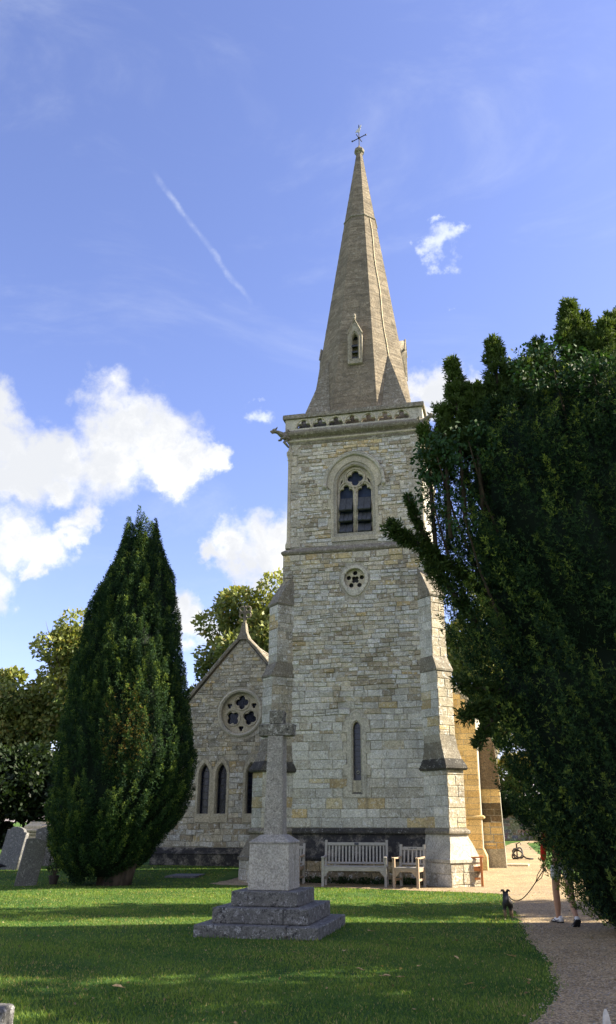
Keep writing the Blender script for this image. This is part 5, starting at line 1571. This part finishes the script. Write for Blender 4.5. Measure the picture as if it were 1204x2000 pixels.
def low_plants():
    """a fringe of weeds growing along the foot of the plinth"""
    rs = np.random.default_rng(19); P = []; A = []
    for i in range(90):
        x = rs.uniform(-1.6, 1.55); ang = CH_RZ
        wx, wy, _ = ch_mat @ Vector((x * K, -2.34 * K + rs.normal(0, .05), 0))
        for k in range(14):
            P.append((wx + rs.normal(0, .05), wy + rs.normal(0, .03), rs.uniform(0, .13) * rs.uniform(.4, 1.2))); A.append(rs.normal(0, .6, 3) + np.array([0, -.2, .7]))
    n = len(P); V, Fc = diamonds(np.array(P), unit(np.array(A)), rs.uniform(.04, .09, n), rs.uniform(.012, .028, n), rs)
    f = rs.random((n, 1)); o = fast_mesh('weeds', V, Fc, M['leaf'], None, rep4(np.array([.02, .05, .015]) * (1 - f) + np.array([.05, .09, .03]) * f))
    tag(o, kind='stuff')
low_plants()


def hose():
    root = thing('coiled_hose', 'dark coiled hose with loose loops beside the far ochre buttress', 'hose', (6.72, 31.0, gz(31)))
    mb = MB(); pts = []
    for i in range(60):
        a = i / 60 * 2 * pi * 3; q = .30 + .05 * math.sin(i * .7)
        pts.append((q * math.cos(a) * .55, .10 * math.sin(a * .5) + .03 * math.sin(i), .19 + q * .62 * math.sin(a + .5 * math.sin(i * .21)) * (.95 if i < 40 else .6)))
    mb.tube(pts + [(.26, -.1, .05), (.36, -.2, .03), (.5, -.15, .03)], .026, 6); mb.build('coil', M['hose'], root, smooth=True)
    mb = MB(); mb.tube([(.0, .1, 0), (.0, .1, .52)], .025, 6); mb.tube([(0, .1, .50), (.12, .1, .56), (.16, .1, .48)], .018, 5); mb.build('bracket', M['hose'], root)
hose()
t = thing('door_step', 'low flat stone at the foot of the far ochre buttress', 'stone', (5.72, 27.6, gz(27.6)), R(-12))
MB().loft([[(-.6, -.2, z), (.55, -.16, z), (.6, .25, z), (-.6, .25, z)] for z in (-.05, .06)]).build('slab', M['tomb'], t, bevel=.015)


# ------------------------------------------------------------------ leaves, bird
def fallen_leaves():
    rs = random.Random(12)
    spots = [(.33, 9.55), (.73, 9.1), (.58, 9.15), (.98, 9.75), (1.35, 8.75), (1.95, 8.95), (1.45, 10.3), (1.65, 11.7), (1.1, 11.9), (2.1, 10.4), (.2, 10.8), (1.75, 13.4), (.6, 12.6), (-1.95, 8.6), (-.55, 12.05), (-1.6, 7.9)]
    me = None
    for i, (x, y) in enumerate(spots):
        s = rs.uniform(.8, 1.2)
        if me is None:
            mb = MB(); L = .055; W = .026
            mb.add([(0, -L, 0), (W, -L * .3, .010), (W * .85, L * .4, .014), (0, L, .004), (-W * .85, L * .4, .012), (-W, -L * .3, .016), (0, -L * .3, .0), (0, L * .4, .002), (0, -L * 1.4, .01)],
                   [(0, 1, 6), (1, 2, 7, 6), (2, 3, 7), (3, 4, 7), (4, 5, 6, 7), (5, 0, 6), (0, 6, 8)])
            o = mb.build('fallen_leaf', M['dry'], fix=False); me = o.data
        else:
            o = link(bpy.data.objects.new('fallen_leaf', me))
        o.location = (x, y, .042 + gz(y)); o.rotation_euler = (rs.uniform(-.3, .3), rs.uniform(-.3, .3), rs.uniform(0, 6.3)); o.scale = (s, s, s)
        tag(o, 'dry tan fallen leaf lying on the shaded lawn', 'leaf', 'dry leaves scattered on the lawn')
M['dry'] = plain_mat('dry_leaf', (.42, .29, .14), rough=.8, var=.3, scale=30)
fallen_leaves()


def litter():
    """small dead leaves and bits too many to count, on the path and the lawn"""
    rs = np.random.default_rng(23); n = 420
    y = rs.uniform(6.8, 20, n); x = rs.uniform(-6, 5, n) * (y / 16)
    z = np.interp(y, [a for a, b in GP], [b for a, b in GP]) + .022
    A = unit(np.stack([rs.normal(size=n), rs.normal(size=n), rs.normal(0, .25, n)], 1))
    V, Fc = diamonds(np.stack([x, y, z], 1), A, rs.uniform(.015, .045, n), rs.uniform(.006, .014, n), rs)
    col = np.array([.34, .25, .13])[None] * rs.uniform(.25, 1.2, (n, 1))
    tag(fast_mesh('leaf_litter', V, Fc, M['leaf'], None, rep4(col)), kind='stuff')
litter()


def crow():
    root = thing('crow', 'small black bird on the grass at the foot of the big leaning gravestone', 'bird', (-9.55, 25.6, gz(25.6)), R(200))
    mb = MB()
    mb.tube([(-.22, 0, .13), (-.12, 0, .14), (-.04, 0, .15), (.05, 0, .17), (.10, 0, .205), (.14, 0, .24), (.175, 0, .245), (.20, 0, .24), (.25, 0, .225)], [.012, .035, .062, .068, .055, .042, .040, .022, .003], 10)
    o = mb.build('body', M['bird'], root, smooth=True)
    for s in (-1, 1):
        mb = MB(); mb.loft([[(x, s * w, z + t), (x, s * (w + .012), z), (x, s * w, z - t)] for x, w, z, t in ((.08, .05, .17, .03), (-.02, .062, .155, .045), (-.12, .04, .14, .028), (-.22, .015, .125, .008))]); mb.build('wing', M['bird'], root)
        mb = MB(); mb.tube([(.0, s * .03, .11), (.01, s * .03, .05), (.0, s * .03, .0)], [.014, .007, .006], 6)
        for a in (-.5, 0, .5): mb.tube([(0, s * .03, .004), (.035 * math.cos(a), s * .03 + .035 * math.sin(a), .002)], .004, 4)
        mb.build('leg', M['bird'], root)
crow()


# ------------------------------------------------------------------ person and dog
def skin_mesh(name, mat, parent, verts, edges, rad, sub=2, root=0):
    me = bpy.data.meshes.new(name); me.from_pydata(verts, edges, []); me.materials.append(mat)
    o = link(bpy.data.objects.new(name, me), parent)
    sk = o.modifiers.new('skin', 'SKIN'); sk.use_smooth_shade = True
    for i, v in enumerate(me.skin_vertices[0].data):
        r = rad[i]; v.radius = r if isinstance(r, tuple) else (r, r); v.use_root = (i == root)
    ss = o.modifiers.new('subd', 'SUBSURF'); ss.levels = sub; ss.render_levels = sub
    return o


def person():
    root = thing('person', 'walker in red jersey, pale shorts and white trainers, half hidden by the huge yew', 'person', (3.66, 13.78, 0))
    # local axes: x right, y away from the camera (walking direction), z up
    V = [(0, 0, .90), (0, .0, 1.08), (0, .01, 1.28), (0, .0, 1.40), (0, .03, 1.50),                        # 0-4 pelvis, waist, chest, neck base, skull base
         (0, .04, 1.60), (0, .04, 1.68),                                                                    # 5-6 head
         (-.09, 0, .86), (-.10, .10, .47), (-.085, .13, .26), (-.08, .17, .09), (-.08, .24, .045),               # 7-11 left leg (planted)
         (.09, 0, .86), (.07, -.10, .48), (.05, -.27, .24), (.04, -.40, .15), (.035, -.37, .05),              # 12-16 right leg (trailing, heel up)
         (-.17, 0, 1.36), (-.25, .04, 1.10), (-.245, .16, .86),                                                # 17-19 left arm
         (.17, 0, 1.36), (.24, -.06, 1.10), (.23, .02, .86)]                                                # 20-22 right arm
    E = [(0, 1), (1, 2), (2, 3), (3, 4), (4, 5), (5, 6), (0, 7), (7, 8), (8, 9), (9, 10), (10, 11), (0, 12), (12, 13), (13, 14), (14, 15), (15, 16), (3, 17), (17, 18), (18, 19), (3, 20), (20, 21), (21, 22)]
    rad = [(.13, .10), (.115, .085), (.15, .10), (.085, .07), .052, (.078, .095), (.06, .075), (.085, .085), .056, (.050, .056), .034, (.038, .028), .085, .056, (.050, .056), .034, (.038, .03), .05, .038, .027, .05, .038, .027]
    skin_mesh('body', M['skin'], root, V, E, rad)
    # face on the far side of the head: nose, ears
    mb = MB(); mb.tube([(0, .125, 1.63), (0, .15, 1.595), (0, .125, 1.585)], [.01, .016, .01], 6)
    for s in (-1, 1): mb.ball((s * .082, .03, 1.60), .026, 6, 5, (.4, .8, 1.2)); mb.ball((s * .032, .118, 1.62), .012, 6, 4)
    mb.tube([(-.025, .125, 1.555), (0, .130, 1.553), (.025, .125, 1.555)], .007, 5)
    mb.build('face_feature', M['skin'], root, smooth=True)
    skin_mesh('hair', M['hair'], root, [(0, .0, 1.54), (0, .0, 1.62), (0, .02, 1.70)], [(0, 1), (1, 2)], [(.07, .06), (.095, .095), (.07, .08)])
    skin_mesh('jersey', M['red'], root, [(0, 0, .93), (0, 0, 1.08), (0, .01, 1.28), (0, .0, 1.41), (-.17, 0, 1.365), (-.25, .04, 1.10), (-.245, .14, .89), (.17, 0, 1.365), (.24, -.06, 1.10), (.23, .0, .89)],
              [(0, 1), (1, 2), (2, 3), (3, 4), (4, 5), (5, 6), (3, 7), (7, 8), (8, 9)], [(.155, .125), (.135, .105), (.17, .12), (.095, .085), .065, .055, .045, .065, .055, .045], root=1)
    skin_mesh('shorts', M['shorts'], root, [(0, 0, .95), (0, 0, .88), (-.09, .01, .82), (-.10, .07, .60), (.09, -.01, .82), (.08, -.06, .60)], [(0, 1), (1, 2), (2, 3), (1, 4), (4, 5)], [(.14, .115), (.15, .12), .10, .085, .10, .085], root=1)
    # left hand closed round the lead's loop
    hx, hy, hz = -.245, .18, .80
    hv = [(hx, hy - .02, hz + .05), (hx, hy, hz), (hx, hy + .01, hz - .03)]; he = [(0, 1), (1, 2)]; hr = [(.02, .026), (.018, .038), (.016, .036)]
    for k in range(4):
        b = len(hv); oy = -.03 + k * .019; ln = (.026, .031, .029, .022)[k]
        hv += [(hx, hy + .01 + oy, hz - .035), (hx + .008, hy + .012 + oy, hz - .035 - ln), (hx + .03, hy + .012 + oy, hz - .04 - ln * .9), (hx + .038, hy + .01 + oy, hz - .032)]
        he += [(2, b), (b, b + 1), (b + 1, b + 2), (b + 2, b + 3)]; hr += [.010, .009, .009, .007]
    b = len(hv); hv += [(hx + .012, hy + .045, hz + .0), (hx + .03, hy + .05, hz - .03), (hx + .04, hy + .03, hz - .045)]; he += [(1, b), (b, b + 1), (b + 1, b + 2)]; hr += [.012, .010, .008]
    skin_mesh('hand', M['skin'], root, hv, he, hr, 1, 1)
    hv2 = [(-x, y - .14, z) for x, y, z in hv]; skin_mesh('hand', M['skin'], root, hv2, he, hr, 1, 1)
    # trainers
    def shoe(P, rx, rz, nm='trainer'):
        o = MB(); L = [(-.125, .030, .075, .032), (-.10, .036, .095, .04), (-.04, .038, .098, .042), (.02, .042, .075, .046), (.09, .046, .052, .050), (.13, .036, .040, .04), (.145, .02, .03, .022)]
        o.loft([[(-w, y, .022), (-w * .95, y, h * .62), (-w * .5, y, h), (w * .5, y, h), (w * .95, y, h * .62), (w, y, .022)] for y, _, h, w in [(a, 0, c, d) for a, b_, c, d in L]])
        s = o.build(nm, M['shoe'], root, smooth=True); s.location = P; s.rotation_euler = (rx, 0, rz)
        q = MB(); q.loft([[(-w * 1.08, y, 0), (-w * 1.08, y, .026), (w * 1.08, y, .026), (w * 1.08, y, 0)] for y, w in [(a, d) for a, b_, c, d in L]])
        b_ = q.build('sole', M['sole'], s)
        g = MB()
        for sx in (-1, 1): g.tube([(sx * .044, -.10, .05), (sx * .047, -.02, .03), (sx * .048, .05, .055), (sx * .045, .10, .035)], .006, 4)
        g.build('stripe', M['sole'], s)
    shoe((-.08, .22, .0), 0, R(16)); shoe((.035, -.405, .015), R(-42), R(4))
person()


def dog():
    root = thing('dog', 'small black and tan terrier on a lead, standing at the edge of the lawn', 'dog', (2.94, 14.62, 0), R(-6)); root.scale = (.88, .88, .88)
    V = [(0, -.10, .275), (0, .04, .265), (0, .17, .27), (0, .24, .33), (0, .28, .385), (0, .33, .375), (0, .385, .355),    # 0-6 hips .. chest .. neck, head, muzzle
         (-.055, -.09, .24), (-.062, -.055, .17), (-.06, -.125, .095), (-.06, -.11, .03), (-.062, -.085, .012),
         (.055, -.09, .24), (.062, -.055, .17), (.06, -.125, .095), (.06, -.11, .03), (.062, -.085, .012),
         (-.05, .17, .21), (-.052, .155, .12), (-.052, .165, .03), (-.052, .185, .012),
         (.05, .17, .21), (.052, .155, .12), (.052, .165, .03), (.052, .185, .012),
         (0, -.15, .30), (0, -.18, .345), (0, -.165, .385)]
    E = [(0, 1), (1, 2), (2, 3), (3, 4), (4, 5), (5, 6), (0, 7), (7, 8), (8, 9), (9, 10), (10, 11), (0, 12), (12, 13), (13, 14), (14, 15), (15, 16), (2, 17), (17, 18), (18, 19), (19, 20), (2, 21), (21, 22), (22, 23), (23, 24), (0, 25), (25, 26), (26, 27)]
    rad = [(.072, .07), (.075, .075), (.08, .09), .056, (.064, .060), .040, .024, .042, .032, .018, .016, .018, .042, .032, .018, .016, .018, .036, .023, .017, .019, .036, .023, .017, .019, .018, .012, .007]
    skin_mesh('body', M['dog'], root, V, E, rad, 2, 1)
    for s in (-1, 1):
        mb = MB(); mb.tube([(s * .022, .285, .405), (s * .046, .272, .447), (s * .070, .262, .446), (s * .084, .256, .418)], [.026, .024, .018, .006], 7); mb.build('ear', M['dog'], root, smooth=True)
    mb = MB(); mb.ring((0, .225, .325), .058, .010, 16, 6, 'z'); mb.build('collar', M['lead_strap'], root)
dog()

t = thing('dog_lead', 'dark dog lead sagging from the terrier to the hand of the walker', 'dog lead', (2.96, 14.85, .33))
mb = MB()
A_, B_ = Vector((.06, -.02, -.03)), Vector((3.42 - 2.96, 13.96 - 14.85, .755 - .33))
pts = []
for i in range(22):
    q = i / 21; p = A_.lerp(B_, q); p.z -= .20 * math.sin(pi * q ** .8) * (1 - q * .35) ; pts.append(p)
pts[-1] = B_
mb.tube(pts, .008, 6)
b = pts[-6]
mb.tube([b, b.lerp(B_, .5) + Vector((-.035, 0, .015)), B_ + Vector((-.03, 0, .03))], .006, 5)
mb.tube([b, b.lerp(B_, .5) + Vector((.025, 0, -.03)), B_ + Vector((.02, 0, .03))], .006, 5)
mb.build('strap', M['lead_strap'], t, smooth=True)
